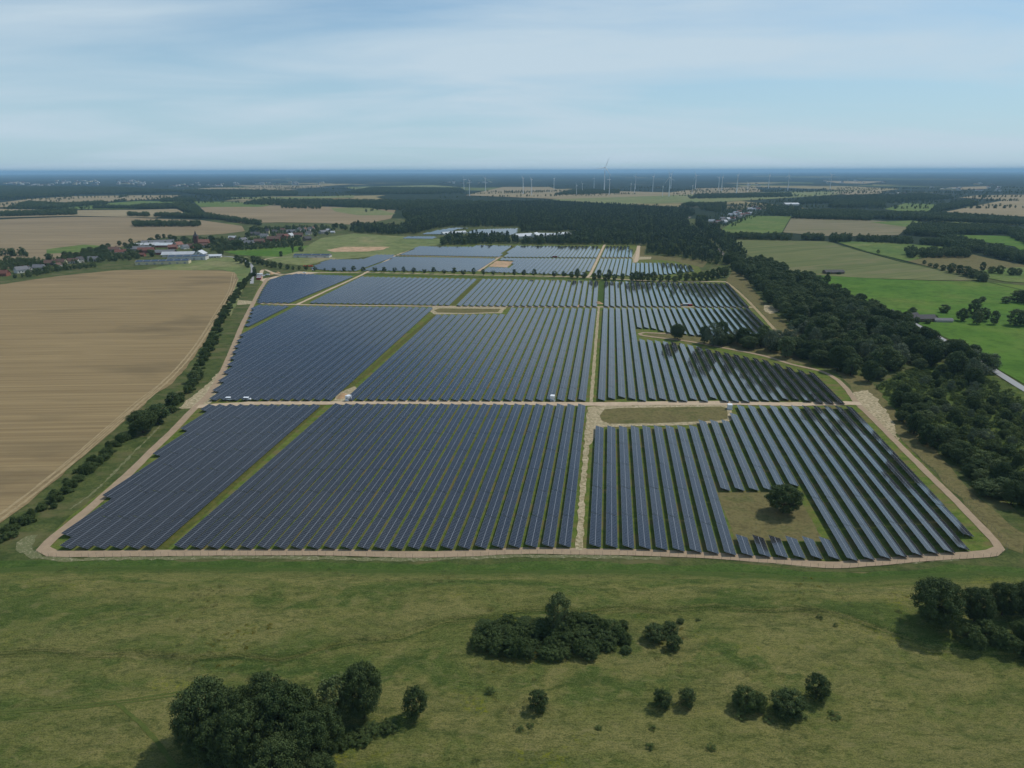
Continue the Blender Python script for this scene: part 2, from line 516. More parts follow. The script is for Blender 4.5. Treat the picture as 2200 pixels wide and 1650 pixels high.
# tractor wheelings along the stubble margin
for off, xs in enumerate(([(505, 588), (497, 625), (470, 672), (442, 720), (405, 772), (360, 820), (300, 868), (230, 930), (150, 1000), (60, 1073), (-60, 1165)],
                          [(512, 600), (492, 645), (460, 695), (425, 748), (385, 797), (335, 845), (270, 900), (190, 970), (110, 1036), (20, 1106), (-60, 1165)])):
    ribbon("wheel_track", xs, 0.8, 0.44 + 0.01 * off, M['rut'], jit=0.25, step=4)
    ribbon("wheel_track", [(x - 11 * (y - 362) / 500, y) for x, y in xs], 0.8, 0.46 + 0.01 * off, M['rut'], jit=0.25, step=4)

field("stubble_field", 'farstub', 0.60, [(-500, 600), (-500, 480), (0, 472), (40, 470), (160, 466), (270, 467), (330, 470), (430, 473), (520, 486), (526, 497), (480, 503), (440, 505), (380, 507), (330, 514), (290, 521), (255, 533), (180, 543), (100, 553), (60, 560), (0, 562)])
field("pasture_strip", 'green', 0.64, [(100, 536), (180, 526), (240, 530), (180, 542), (100, 546)])
field("garden_field", 'farstub', 0.62, [(-200, 590), (-100, 560), (60, 551), (140, 546), (120, 558), (60, 572), (0, 580)])
field("pasture", 'bright', 0.66, [(480, 541), (540, 536), (620, 530), (665, 528), (640, 541), (600, 552), (540, 550), (510, 548)])
field("pasture", 'pale', 0.62, [(560, 552), (640, 540), (690, 512), (760, 502), (860, 508), (960, 515), (945, 528), (900, 531), (850, 548), (800, 552), (700, 560), (660, 572), (600, 566)], jit=1)
field("bare_ground", 'bare', 0.66, [(700, 538), (740, 531), (840, 531), (822, 537), (790, 541), (720, 542)], jit=2)
# fields behind the village, left
field("tan_field", 'tan', 0.8, [(-500, 480), (-500, 440), (0, 449), (150, 452), (300, 451), (380, 449), (400, 460), (330, 468), (160, 464), (0, 468)])
field("tan_field", 'farstub', 0.8, [(430, 446), (560, 441), (720, 445), (850, 452), (840, 470), (770, 484), (700, 480), (600, 478), (520, 480), (455, 468)])
field("pasture", 'green', 1.0, [(60, 447), (180, 440), (300, 432), (400, 434), (380, 446), (260, 450), (150, 450)])
field("pasture", 'green', 1.0, [(415, 433), (500, 434), (590, 440), (560, 445), (430, 445)])
field("tan_field", 'tan', 1.2, [(0, 436), (60, 428), (160, 422), (300, 420), (390, 420), (360, 427), (220, 434), (120, 440), (0, 446)])
field("tan_field", 'tan', 1.4, [(350, 411), (460, 403), (560, 404), (640, 408), (560, 412), (430, 414)])
field("pasture", 'pale', 1.4, [(480, 424), (640, 424), (760, 420), (760, 425), (560, 430)])
field("tan_field", 'tan', 1.6, [(500, 398), (680, 399), (700, 402), (560, 404)])
field("hay_clearing", 'pale', 0.9, [(710, 447), (790, 446), (850, 459), (840, 463), (770, 463), (720, 455)])
# fields under the turbines
field("tan_field", 'tan', 1.4, [(1000, 420), (1080, 402), (1180, 402), (1200, 408), (1440, 414), (1500, 405), (1620, 402), (1640, 412), (1420, 424), (1200, 428)])
field("pasture", 'pale', 1.6, [(740, 402), (930, 398), (1010, 404), (920, 410), (780, 412)])
field("pasture", 'pale', 1.5, [(1180, 429), (1420, 421), (1620, 414), (1860, 409), (1900, 411), (1720, 424), (1560, 434), (1330, 440), (1240, 436)])
field("tan_field", 'tan', 1.7, [(1780, 414), (1890, 407), (1900, 415), (1840, 421)])
field("tan_field", 'tan', 1.9, [(1770, 389), (1900, 390), (1860, 395), (1800, 394)])
# right-hand farmland
field("pasture", 'green', 0.8, [(1545, 498), (1570, 480), (1610, 464), (1700, 465), (1690, 482), (1680, 500), (1600, 505)])
field("worn_pasture", 'worn', 0.86, [(1682, 500), (1692, 482), (1702, 465), (1820, 470), (1930, 478), (1950, 490), (1930, 506), (1800, 509), (1750, 506)])
field("pasture", 'green', 0.9, [(1870, 478), (1960, 474), (1990, 480), (1960, 490), (1930, 486)])
field("hay_meadow", 'hay', 0.6, [(1560, 516), (1640, 517), (1780, 519), (1830, 535), (1940, 565), (2060, 590), (2110, 604), (2000, 603), (1860, 598), (1760, 592), (1690, 580), (1640, 566), (1600, 545)])
field("pasture", 'green', 0.7, [(1790, 518), (1920, 522), (2060, 534), (1960, 560), (1950, 562), (1860, 540)])
field("pasture", 'bright', 0.74, [(2040, 505), (2140, 507), (2400, 520), (2400, 560), (2210, 550), (2180, 530), (2110, 520)])
field("tan_field", 'dry', 0.72, [(1950, 562), (2060, 540), (2120, 555), (2300, 590), (2300, 600), (2060, 590)])
field("pasture", 'green', 0.76, [(2080, 590), (2130, 578), (2300, 570), (2400, 620), (2160, 606)])
field("pasture", 'bright', 0.5, [(1730, 594), (1780, 592), (1860, 598), (2000, 604), (2110, 606), (2500, 640), (3200, 700), (3200, 1000), (2500, 900), (2200, 826), (2150, 798), (2110, 768), (2040, 730), (1990, 705), (1960, 690), (1900, 660), (1830, 640), (1770, 612)])
field("pasture", 'green', 1.2, [(1900, 450), (1945, 437), (2010, 440), (2000, 455), (1960, 458)])
field("tan_field", 'tan', 1.2, [(2030, 456), (2100, 442), (2160, 430), (2060, 425), (2100, 420), (2500, 415), (2600, 470), (2200, 466), (2120, 462)])
field("pasture", 'pale', 1.0, [(1960, 472), (2060, 470), (2200, 476), (2200, 484), (2060, 480)])
field("tan_field", 'tan', 1.6, [(2040, 403), (2130, 400), (2120, 406), (2060, 408)])

# ------------------------------------------------------------------ park floor, roads and tracks
PARK = [(120, 1190), (84, 1176), (150, 1110), (290, 1000), (420, 875), (470, 800), (520, 690), (560, 605), (600, 588), (668, 574), (712, 556), (775, 556), (808, 546), (856, 546),
        (900, 527), (1030, 525), (1300, 526), (1370, 526), (1380, 556), (1440, 560), (1500, 570), (1510, 590), (1560, 606), (1580, 620), (1640, 675), (1690, 726), (1740, 780), (1800, 808), (1850, 868), (1940, 950), (2070, 1085), (2150, 1178), (2090, 1196), (1800, 1216), (1560, 1198), (1250, 1188), (900, 1194), (500, 1190)]
field("park_floor", 'site', 0.14, PARK)
field("meadow_edge", 'lush', 0.12, [(-200, 1240), (0, 1205), (90, 1200), (300, 1203), (700, 1207), (1000, 1210), (1300, 1208), (1600, 1216), (1790, 1232), (1900, 1226), (2100, 1212), (2400, 1240), (2400, 1290), (1900, 1250), (1500, 1240), (900, 1245), (300, 1228)], jit=1.5)
field("fallow_strip", 'dry', 0.20, [(1575, 580), (1600, 590), (1620, 625), (1660, 670), (1700, 705), (1760, 740), (1740, 770), (1690, 740), (1640, 675), (1590, 625), (1560, 604)], jit=1)
field("fallow_strip", 'dry', 0.20, [(1800, 800), (1860, 810), (1900, 850), (1960, 900), (2010, 970), (2100, 1070), (2200, 1150), (2200, 1190), (2150, 1170), (2060, 1070), (1960, 965), (1880, 890), (1850, 860)], jit=1)
field("clearing_floor", 'dry', 0.18, [(1390, 716), (1440, 717), (1500, 724), (1600, 735), (1680, 745), (1740, 785), (1690, 778), (1600, 757), (1500, 738), (1400, 726)], jit=0.6)
field("oak_clearing", 'dry', 0.18, [(1541, 1058), (1714, 1058), (1768, 1164), (1580, 1160)], jit=0.5)
field("field_corner", 'dry', 0.2, [(1372, 529), (1388, 529), (1384, 548), (1450, 552), (1520, 562), (1510, 575), (1440, 560), (1372, 557)], jit=1)
field("scrub_floor", 'scrubfloor', 0.22, [(1880, 830), (1960, 790), (2060, 775), (2140, 810), (2300, 890), (2500, 1000), (2400, 1150), (2200, 1110), (2100, 1040), (2010, 960), (1930, 890)], jit=1.5)
field("west_verge", 'verge', 0.16, [(545, 575), (565, 590), (520, 690), (470, 800), (420, 870), (290, 1000), (150, 1110), (80, 1170), (0, 1190), (0, 1140), (130, 1040), (300, 895), (400, 800), (470, 700), (515, 620)], jit=0.6)
# sandy aprons
field("sand_apron", 'sand', 0.24, [(1262, 874), (1400, 869), (1570, 868), (1572, 906), (1500, 913), (1300, 918), (1285, 925), (1274, 945), (1262, 960), (1255, 950), (1260, 910)], jit=0.7, step=4)
field("grass_island", 'dry', 0.26, [(1289, 894), (1298, 880), (1330, 877), (1550, 874), (1562, 878), (1563, 900), (1550, 904), (1400, 911), (1310, 911), (1293, 904)], jit=0.3)
field("sand_apron", 'sand', 0.24, [(1828, 846), (1860, 838), (1884, 856), (1912, 896), (1934, 948), (1905, 930), (1868, 893), (1845, 868)], jit=1.2, step=3)
field("sand_apron", 'sand', 0.24, [(715, 862), (725, 846), (745, 838), (762, 830), (768, 842), (756, 862)], jit=0.6, step=3)
field("sand_apron", 'sand', 0.24, [(384, 878), (415, 850), (450, 822), (470, 800), (492, 800), (470, 835), (450, 868), (420, 878)], jit=1.0, step=3)
field("sand_apron", 'sand', 0.24, [(505, 650), (512, 645), (540, 647), (545, 653), (510, 656)], jit=0.6, step=3)
field("works_yard", 'road', 0.28, [(560, 588), (572, 582), (590, 579), (630, 583), (690, 586), (660, 590), (610, 590), (580, 602), (566, 606), (555, 600)], jit=0.8, step=4)
field("sand_apron", 'sand', 0.24, [(1640, 655), (1665, 658), (1676, 668), (1655, 675), (1642, 668)], jit=1, step=3)
field("sand_apron", 'sand', 0.22, [(918, 668), (930, 659), (1088, 660), (1078, 673), (1000, 675), (935, 676)], jit=0.6, step=4)
field("grass_island", 'dry', 0.25, [(932, 667), (945, 663), (1076, 664), (1070, 671), (1000, 673), (940, 672)], jit=0.3)
field("bare_square", 'bare', 0.25, [(1049, 573), (1067, 560.5), (1106, 562), (1090, 574.5)], jit=0.5)
field("sand_apron", 'sand', 0.25, [(1358, 553), (1372, 528), (1376, 528), (1374, 552), (1400, 552), (1398, 557), (1374, 558), (1366, 565), (1360, 565)], jit=0.6, step=4)
field("white_spoil", 'chalk', 0.20, [(34, 1182), (40, 1165), (62, 1150), (80, 1148), (74, 1165), (72, 1182), (95, 1196), (140, 1200), (250, 1203), (130, 1208), (70, 1200)], jit=0.8, step=3)
ribbon("white_spoil", [(180, 1202), (330, 1200), (520, 1198), (700, 1200), (900, 1203), (1000, 1199), (1130, 1195), (1280, 1197), (1420, 1201)], 2.2, 0.19, M['chalk'], jit=0.6, step=2)
ribbon("white_spoil", [(1840, 1218), (1920, 1212), (1990, 1208), (2060, 1202)], 0.9, 0.19, M['chalk'], jit=0.6, step=2)
ribbon("white_spoil", [(1560, 1203), (1660, 1211), (1750, 1220)], 0.8, 0.19, M['chalk'], jit=0.6, step=2)
ribbon("white_spoil", [(345, 915), (300, 960), (215, 1045), (150, 1095)], 1.0, 0.19, M['chalk'], jit=0.6, step=2)

# roads
ribbon("perimeter_road", [(600, 592), (578, 597), (562, 618), (545, 650), (520, 700), (498, 755), (474, 808), (447, 850), (412, 884), (378, 920), (330, 966), (285, 1011), (235, 1056), (185, 1100), (142, 1135), (108, 1163), (92, 1180), (112, 1190), (150, 1191.5), (300, 1190), (500, 1188), (700, 1188), (900, 1192.5), (1000, 1190), (1120, 1184.5), (1245, 1186), (1400, 1189), (1550, 1196), (1700, 1208), (1790, 1215), (1880, 1209), (1990, 1199), (2090, 1193), (2130, 1189), (2147, 1179), (2136, 1163), (2100, 1125), (2040, 1064), (1980, 1005), (1920, 945), (1870, 895), (1842, 868), (1818, 835), (1792, 812), (1760, 797), (1700, 783), (1640, 765), (1560, 749), (1480, 734), (1400, 724), (1378, 720.5), (1374, 717.5), (1384, 715), (1440, 718)], lambda t: 4.6 if t < .72 else 3.5, 0.30, M['redroad'], jit=0.15, step=4)
ribbon("service_road", [(425, 874), (560, 867), (700, 866.5), (900, 865.5), (1100, 867), (1260, 869), (1400, 867.5), (1560, 866.5), (1700, 869), (1830, 867), (1850, 868)], 7.0, 0.34, M['road'], jit=0.5, step=4)
ribbon("service_road", [(1245, 1183), (1247.5, 1120), (1252, 1050), (1258, 980), (1264, 920), (1269, 880)], 2.6, 0.32, M['sand'], jit=0.5, step=3)
ribbon("service_road", [(1269, 872), (1270.5, 855), (1276, 790), (1283, 700), (1286.5, 661)], 2.4, 0.32, M['sand'], jit=0.3, step=4)
ribbon("service_road", [(556, 652.5), (640, 655), (800, 657), (950, 658.5), (1120, 659.5), (1280, 660), (1450, 660), (1616, 660.5)], 4.5, 0.34, M['road'], jit=0.4, step=5)
ribbon("service_road", [(636, 656), (700, 626), (740, 608), (775, 592), (790, 584), (815, 569), (850, 549)], 4.0, 0.35, M['road'], jit=0.3, step=6)
ribbon("service_road", [(1028, 583), (1048, 569), (1068, 556), (1075, 552)], 4.5, 0.35, M['road'], jit=0.3, step=6)
ribbon("service_road", [(1262, 596), (1268, 590), (1278, 570), (1286, 553), (1297, 530), (1300, 526)], 4.0, 0.35, M['road'], jit=0.3, step=6)
ribbon("service_road", [(850, 549), (1000, 552.5), (1100, 553.5), (1280, 554.5), (1360, 554.5)], 4.0, 0.35, M['road'], jit=0.3, step=8)
ribbon("service_road", [(1372, 528), (1370, 545), (1366, 563)], 6.0, 0.36, M['road'], jit=0.3, step=6)
ribbon("perimeter_track", [(1560, 606), (1580, 622), (1605, 645), (1640, 682), (1676, 722)], 3.2, 0.33, M['rut'], jit=0.3, step=5)
ribbon("perimeter_track", [(853, 548), (880, 537), (903, 527.5)], 4.0, 0.33, M['road'], step=6)
ribbon("grass_strip", [(345, 1180), (440, 1094), (520, 1022), (600, 950), (692, 870)], 5.2, 0.17, M['strip'], jit=0.3)
ribbon("grass_strip", [(736, 846), (800, 791), (870, 731), (940, 674)], 4.6, 0.17, M['strip'], jit=0.3)
ribbon("grass_strip", [(972, 657), (1000, 630), (1033, 600)], 5.0, 0.17, M['strip'], jit=0.3)
ribbon("grass_strip", [(1290.5, 656), (1292.5, 604)], 6.5, 0.17, M['lush'], jit=0.3)
ribbon("grass_strip", [(530, 698), (575, 676), (620, 657)], 5.5, 0.17, M['strip'], jit=0.3)
ribbon("grass_strip", [(1078, 551), (1104, 528)], 6.5, 0.17, M['strip'], jit=0.3)
ribbon("avenue_road", [(560, 600), (566, 580), (600, 590), (650, 587.5), (764, 585.5), (900, 588.5), (1010, 591), (1203, 594.5), (1262, 596.5), (1400, 604), (1560, 606)], 5.0, 0.38, M['road'], jit=0.2, step=6)
ribbon("avenue_verge", [(640, 592.5), (764, 590), (900, 593), (1010, 595.5), (1203, 599), (1300, 602), (1440, 605)], 9.0, 0.31, M['lush'], jit=0.5, step=6)
ribbon("village_road", [(541, 610), (542, 590), (540, 570), (520, 557), (495, 552), (470, 550)], 4.5, 0.40, M['asphalt'], step=6)
ribbon("farm_track", [(560, 562), (580, 556), (620, 553), (720, 556)], 4.0, 0.70, M['road'], jit=0.3, step=6)
ribbon("country_road", [(1578, 548), (1640, 571), (1700, 592), (1760, 615), (1850, 650), (1950, 690), (2020, 728), (2090, 768), (2150, 806), (2215, 846), (2400, 950)], 6.0, 0.55, M['asphalt'], step=6)
ribbon("railway_bed", [(1483, 466), (1473, 473), (1478, 484), (1500, 502), (1530, 527), (1560, 551), (1590, 574)], 9.0, 0.55, M['ballast'], step=8)
ribbon("field_drain", [(1800, 527), (1880, 546), (1950, 566), (2040, 585), (2120, 606), (2200, 625)], 3.0, 0.78, M['lush'], step=8)
# ------------------------------------------------------------------ solar rows
def mat_glass():
    m = material("panel_glass", (0.010, 0.014, 0.034, 1), 0.085, 0.62)
    t = NT(m)
    oi = t.n("ShaderNodeObjectInfo")
    n = t.noise(t.pos((0.02, 0.02, 1)), 1.0, 3)
    c = t.mix(oi.outputs['Random'], (0.014, 0.0145, 0.0155, 1), (0.020, 0.020, 0.021, 1))
    c = t.mix(t.math('MULTIPLY', n, 0.6), c, (0.020, 0.020, 0.021, 1))
    t.color(c)
    return m
M['glass'] = mat_glass()
M['alu'] = material("aluminium", RGB(128, 134, 142), 0.5, 0.5, 0.4)
M['clamp'] = material("bright_clamp_rail", RGB(116, 120, 126), 0.5, 0.4)
M['steel'] = material("galvanised_steel", RGB(120, 124, 128), 0.5, 0.5, 0.7)

TILT = R(16)
MODW, MODL, NMOD = 1.134, 2.30, 21
TABLE = NMOD * (MODW + 0.02) + 0.32
CT, ST = math.cos(TILT), math.sin(TILT)
ZMID = 1.38
def tp(u, y, n=0.0):
    """point on the tilted table: u across (towards the low side), y along the row, n off the plane"""
    return (u * CT + n * ST, y, ZMID - u * ST + n * CT)

def tilted_box(mb, u0, u1, y0, y1, n0, n1, mi=0, bottom=True):
    a = [tp(u0, y0, n0), tp(u1, y0, n0), tp(u1, y1, n0), tp(u0, y1, n0)]
    b = [tp(u0, y0, n1), tp(u1, y0, n1), tp(u1, y1, n1), tp(u0, y1, n1)]
    mb.quad(b[0], b[1], b[2], b[3], mi)
    if bottom: mb.quad(a[3], a[2], a[1], a[0], mi)
    for i in range(4):
        j = (i + 1) % 4
        mb.quad(a[i], a[j], b[j], b[i], mi)

def table_meshes(modules=True):
    fr = MB()
    L = TABLE
    g = 0.16
    if modules:
        for s in (-1, 1):
            for k in range(NMOD):
                y0 = g + k * (MODW + 0.02)
                u0, u1 = (-MODL - 0.052, -0.052) if s < 0 else (0.052, MODL + 0.052)
                tilted_box(fr, u0, u1, y0, y0 + MODW, 0.0, 0.035, 0)
    else:
        tilted_box(fr, -MODL - 0.02, -0.02, g, L - g, 0.0, 0.035, 0)
        tilted_box(fr, 0.02, MODL + 0.02, g, L - g, 0.0, 0.035, 0)
    tilted_box(fr, -0.042, 0.042, g, L - g, 0.005, 0.037, 2)
    for u in (-1.7, -0.6, 0.6, 1.7):
        tilted_box(fr, u - 0.04, u + 0.04, 0.02, L - 0.02, -0.09, -0.003, 1)
    for k in range(7):
        y = 1.4 + k * (L - 2.8) / 6
        tilted_box(fr, -1.9, 1.9, y - 0.05, y + 0.05, -0.20, -0.092, 1)
        for u in (-1.2, 1.2):
            x, _, z = tp(u, y, -0.20)
            fr.box(x - 0.06, x + 0.06, y - 0.05, y + 0.05, -0.3, z, 1, 'b')
    gl = MB()
    if modules:
        for s in (-1, 1):
            for k in range(NMOD):
                y0 = g + k * (MODW + 0.02)
                u0, u1 = (-MODL - 0.052, -0.052) if s < 0 else (0.052, MODL + 0.052)
                e = 0.035
                gl.quad(tp(u0 + e, y0 + e, 0.039), tp(u1 - e, y0 + e, 0.039), tp(u1 - e, y0 + MODW - e, 0.039), tp(u0 + e, y0 + MODW - e, 0.039))
    else:
        for u0, u1 in ((-MODL - 0.02, -0.02), (0.02, MODL + 0.02)):
            gl.quad(tp(u0 + .05, g + .05, 0.039), tp(u1 - .05, g + .05, 0.039), tp(u1 - .05, L - g - .05, 0.039), tp(u0 + .05, L - g - .05, 0.039))
    return fr, gl

_fr, _gl = table_meshes(True)
ME_FRAME = _fr.mesh("mounting_frame", [M['alu'], M['steel'], M['clamp']])
ME_GLASS = _gl.mesh("module_glass", [M['glass']])

Z0 = ZMID
def clip_intervals(a, b, poly):
    """parts of segment a-b (2D) inside the polygon, as t intervals"""
    ts = [0.0, 1.0]
    dx, dy = b[0] - a[0], b[1] - a[1]
    n = len(poly)
    for i in range(n):
        p = poly[i]; q = poly[(i + 1) % n]
        ex, ey = q[0] - p[0], q[1] - p[1]
        den = dx * ey - dy * ex
        if abs(den) < 1e-9: continue
        t = ((p[0] - a[0]) * ey - (p[1] - a[1]) * ex) / den
        s = ((p[0] - a[0]) * dy - (p[1] - a[1]) * dx) / den
        if 0 <= s <= 1 and 0 < t < 1: ts.append(t)
    ts.sort()
    out = []
    for t0, t1 in zip(ts, ts[1:]):
        tm = (t0 + t1) / 2
        if t1 - t0 > 1e-6 and inside((a[0] + dx * tm, a[1] + dy * tm), poly):
            if out and abs(out[-1][1] - t0) < 1e-6: out[-1][1] = t1
            else: out.append([t0, t1])
    return out

ROWRND = random.Random(101)
def make_row(a, b, label, group, modules=True):
    d = b - a
    L = d.length
    az = math.atan2(-d.x, d.y)
    n = max(1, int(round(L / TABLE)))
    sc = L / (n * TABLE)
    root = empty("solar_panel_row", (a.x, a.y, 0.14), az)
    tag(root, label, "solar panels", group)
    for i in range(n):
        fr = link("panel_table", ME_FRAME, root, (0, i * TABLE * sc, 0))
        fr.scale = (1, sc, 1)
        fr.rotation_euler = (ROWRND.gauss(0, 0.0012), ROWRND.gauss(0, 0.010), 0)
        gl = link("module_glass", ME_GLASS, fr)
        gl['kind'] = 'stuff'
    return root

ORD = "first second third fourth fifth sixth seventh eighth ninth tenth eleventh twelfth thirteenth fourteenth fifteenth sixteenth seventeenth eighteenth nineteenth twentieth".split()
TEN = {20: "twenty", 30: "thirty", 40: "forty"}
def ordinal(n):
    """1 -> first, 24 -> twenty-fourth"""
    if n <= 20: return ORD[n - 1]
    t = n // 10 * 10
    return TEN[t] + "-" + ORD[n - t - 1] if n > t else TEN[t][:-1] + "ieth"
def row_label(label, i, pieces, k):
    t = label.replace("{n}", ordinal(i + 1))
    if pieces > 1: t += ", meadow-side piece" if k == 0 else ", avenue-side piece"
    return t
ROW_COUNT = 0
FAR_ROWS = []
def block(b0, b1, t0, t1, n, poly, label, group, first=0, skip=(), hole=None, jitter=0.0, far=False, minlen=6.0, ext=1.0):
    """rows between two reference lines (photo pixels at panel height), clipped by a polygon"""
    global ROW_COUNT
    B0, B1, T0, T1 = (W(*p, Z0) for p in (b0, b1, t0, t1))
    P = [W(*p, Z0) for p in poly]
    H = [W(*p, Z0) for p in hole] if hole else None
    rnd = random.Random(n * 13 + int(b0[0]))
    for i in range(first, n):
        if i in skip: continue
        t = i / (n - 1)
        a = B0.lerp(B1, t); b = T0.lerp(T1, t)
        d = b - a
        a2 = a - d * ext; b2 = b + d * ext
        iv = clip_intervals(a2, b2, P)
        if H:
            hv = clip_intervals(a2, b2, H)
            nv = []
            for lo, hi in iv:
                cur = lo
                for h0, h1 in hv:
                    if h1 <= lo or h0 >= hi: continue
                    if h0 > cur: nv.append([cur, h0])
                    cur = max(cur, h1)
                if cur < hi: nv.append([cur, hi])
            iv = nv
        for lo, hi in iv:
            p = a2.lerp(b2, lo); q = a2.lerp(b2, hi)
            if jitter:
                u = (q - p).normalized()
                p = p + u * rnd.choice((0, 0, jitter * .5, jitter))
            if (q - p).length < minlen: continue
            if far:
                FAR_ROWS.append((p, q))
            else:
                make_row(p, q, row_label(label, i - first, len(iv), iv.index([lo, hi])), group)
                ROW_COUNT += 1

# front field, left of the grass strip / between strip and centre track / right of it
block((-42, 1178), (322, 1176), (461, 868), (683, 868), 11,
      [(118, 1177), (340, 1176.5), (600, 1176), (700, 870), (452, 870.5), (420, 897), (394, 925), (328, 986), (212, 1083), (150, 1142)],
      "{n} dark solar row of the front field from the west track", "front field rows west of the grass strip")
block((388, 1173.5), (1213.5, 1172), (728, 869), (1250, 871), 24,
      [(340, 1176), (700, 1177), (800, 1178), (1000, 1177), (1100, 1174.5), (1262, 1172.5), (1275, 869.5), (690, 868.5)],
      "{n} dark solar row of the front field from the grass strip", "front field rows west of the centre track")
block((1278.6, 1172), (2100.7, 1172), (1290, 875), (1824.5, 875), 24,
      [(1255, 1173), (1300, 1174), (1400, 1178), (1500, 1185), (1580, 1191), (1700, 1197), (1790, 1199.5), (1830, 1203), (1900, 1199), (1960, 1193), (2010, 1188), (2070, 1184), (2082, 1149), (2120, 1149), (1870, 874), (1577, 871.5), (1577, 889), (1560, 889), (1560, 904), (1491, 904), (1491, 915.5), (1262, 917)],
      "{n} dark solar row by the oak clearing from the centre track", "front field rows round the oak clearing",
      hole=[(1531, 1052), (1683, 1052), (1683, 1043), (1713, 1043), (1778, 1157), (1570, 1151)])
# middle field
block((257, 858), (704, 858), (637, 661), (926, 661), 21,
      [(456, 859), (712, 859), (718, 858), (938, 661), (600, 657), (545, 655), (536, 685), (508, 745), (492, 790), (478, 815), (460, 846)],
      "{n} dark solar row of the middle field from the west track", "middle field rows west of the weedy strip",
      first=-7, skip=(-1,))
block((751, 858), (1250.5, 859), (960, 662), (1276.5, 662), 23,
      [(728, 859), (1263, 860), (1285, 662.5), (1092, 661.5), (1082, 675), (1000, 676), (925, 677)],
      "{n} dark solar row of the middle field from the weedy strip", "middle field rows west of the centre track")
block((1292.4, 859), (1806, 864), (1301, 662), (1604, 662), 24,
      [(1282, 859), (1440, 861), (1560, 862), (1830, 867), (1752, 800), (1736, 800), (1689, 787.5), (1645, 774), (1601, 766), (1537, 754), (1494, 744), (1460, 737.5), (1369, 728.5), (1369, 707), (1413, 708), (1430, 713), (1450, 717), (1490, 720), (1560, 724), (1650, 729), (1680, 729), (1614, 661.5), (1290, 662)],
      "{n} grey solar row by the wooded clearing from the centre track", "middle field rows east of the centre track", jitter=6.0)
# third field, in front of the tree avenue
block((300, 650), (617, 650), (540, 594), (754, 594), 22,
      [(552, 650.5), (630, 650.5), (764, 593.5), (700, 591), (642, 588.5), (610, 592), (582, 600), (566, 622)],
      "{n} blue solar row beside the works yard, counted towards the diagonal road", "third field rows beside the works yard", first=1)
block((668, 652), (960, 655), (780, 595.5), (1021, 599), 22,
      [(655, 651), (968, 655.5), (1029, 599.5), (770, 594.5)],
      "{n} grey solar row counted from the diagonal gravel road of the third field", "third field rows east of the diagonal road")
block((986, 656), (1278, 656.5), (1041, 600), (1282, 603.5), 22,
      [(975, 656.5), (1286, 658), (1288, 604), (1034, 599.5)],
      "{n} pale solar row of the third field from its narrow grass strip", "third field rows west of the lush strip")
block((1303, 657), (1604, 658), (1303.5, 605), (1561, 608.5), 24,
      [(1296, 658), (1470, 658), (1471, 655), (1485, 655), (1486, 658.5), (1615, 659.5), (1567, 608.5), (1297, 604.5)],
      "{n} pale solar row of the third field from the lush green strip", "third field rows east of the lush strip")

# far park behind the avenue: rows run towards another point on the horizon
VX, VY = 1381.0, 356.0
def far_block(poly, hole=None, far=True, label=None, group=None, kmin=-80, kmax=14):
    k0, k1 = kmin, kmax
    y0, y1 = 588.0, 540.0
    def at(k, y): return (VX + k * 9.95 * (y - VY) / (588.0 - VY), y)
    block(at(k0, y0), at(k1, y0), at(k0, y1), at(k1, y1), k1 - k0 + 1, poly, label, group, hole=hole, far=far, ext=1.0 if kmin > -100 else 6.0)
far_block([(1036, 584), (1258, 590.5), (1283, 555.8), (1078, 554.5)], hole=[(1044, 574), (1066, 558.5), (1108, 560.5), (1091, 575)], far=False,
          label="{n} pale solar row behind the tree avenue by the bare square", group="rows behind the avenue beside the bare square", kmin=-36)
far_block([(1277, 591), (1357.5, 592), (1357.5, 556), (1288.5, 556)])
far_block([(1358.5, 592), (1433, 589), (1494, 582), (1491, 571), (1433, 564.5), (1358.5, 565)])
far_block([(667, 577), (712, 581), (761, 581.5), (843, 551.7), (853, 547.5), (808, 547.5), (775, 557.5), (712, 557.5), (696, 562)])
far_block([(780, 581), (1020, 583), (1064, 555.6), (1000, 554), (850, 551.7)])
far_block([(862, 547.5), (1071, 551.5), (1100, 528), (1030, 526.5), (1013, 530), (939, 530), (902, 529)])
far_block([(1080, 552), (1283, 553), (1289, 529), (1108, 528)])
far_block([(1292, 552.5), (1359, 552.5), (1356, 529), (1301, 529)])
# the old park deep in the forest
for _poly in ([(905, 503), (955, 503), (985, 492), (1010, 490), (975, 489), (945, 494)], [(862, 512), (930, 513), (938, 508), (880, 508)], [(1000, 500), (1025, 493), (1112, 490.5), (1110, 501), (1095, 505), (1040, 504)]):
    far_block(_poly, kmin=-160, kmax=10)

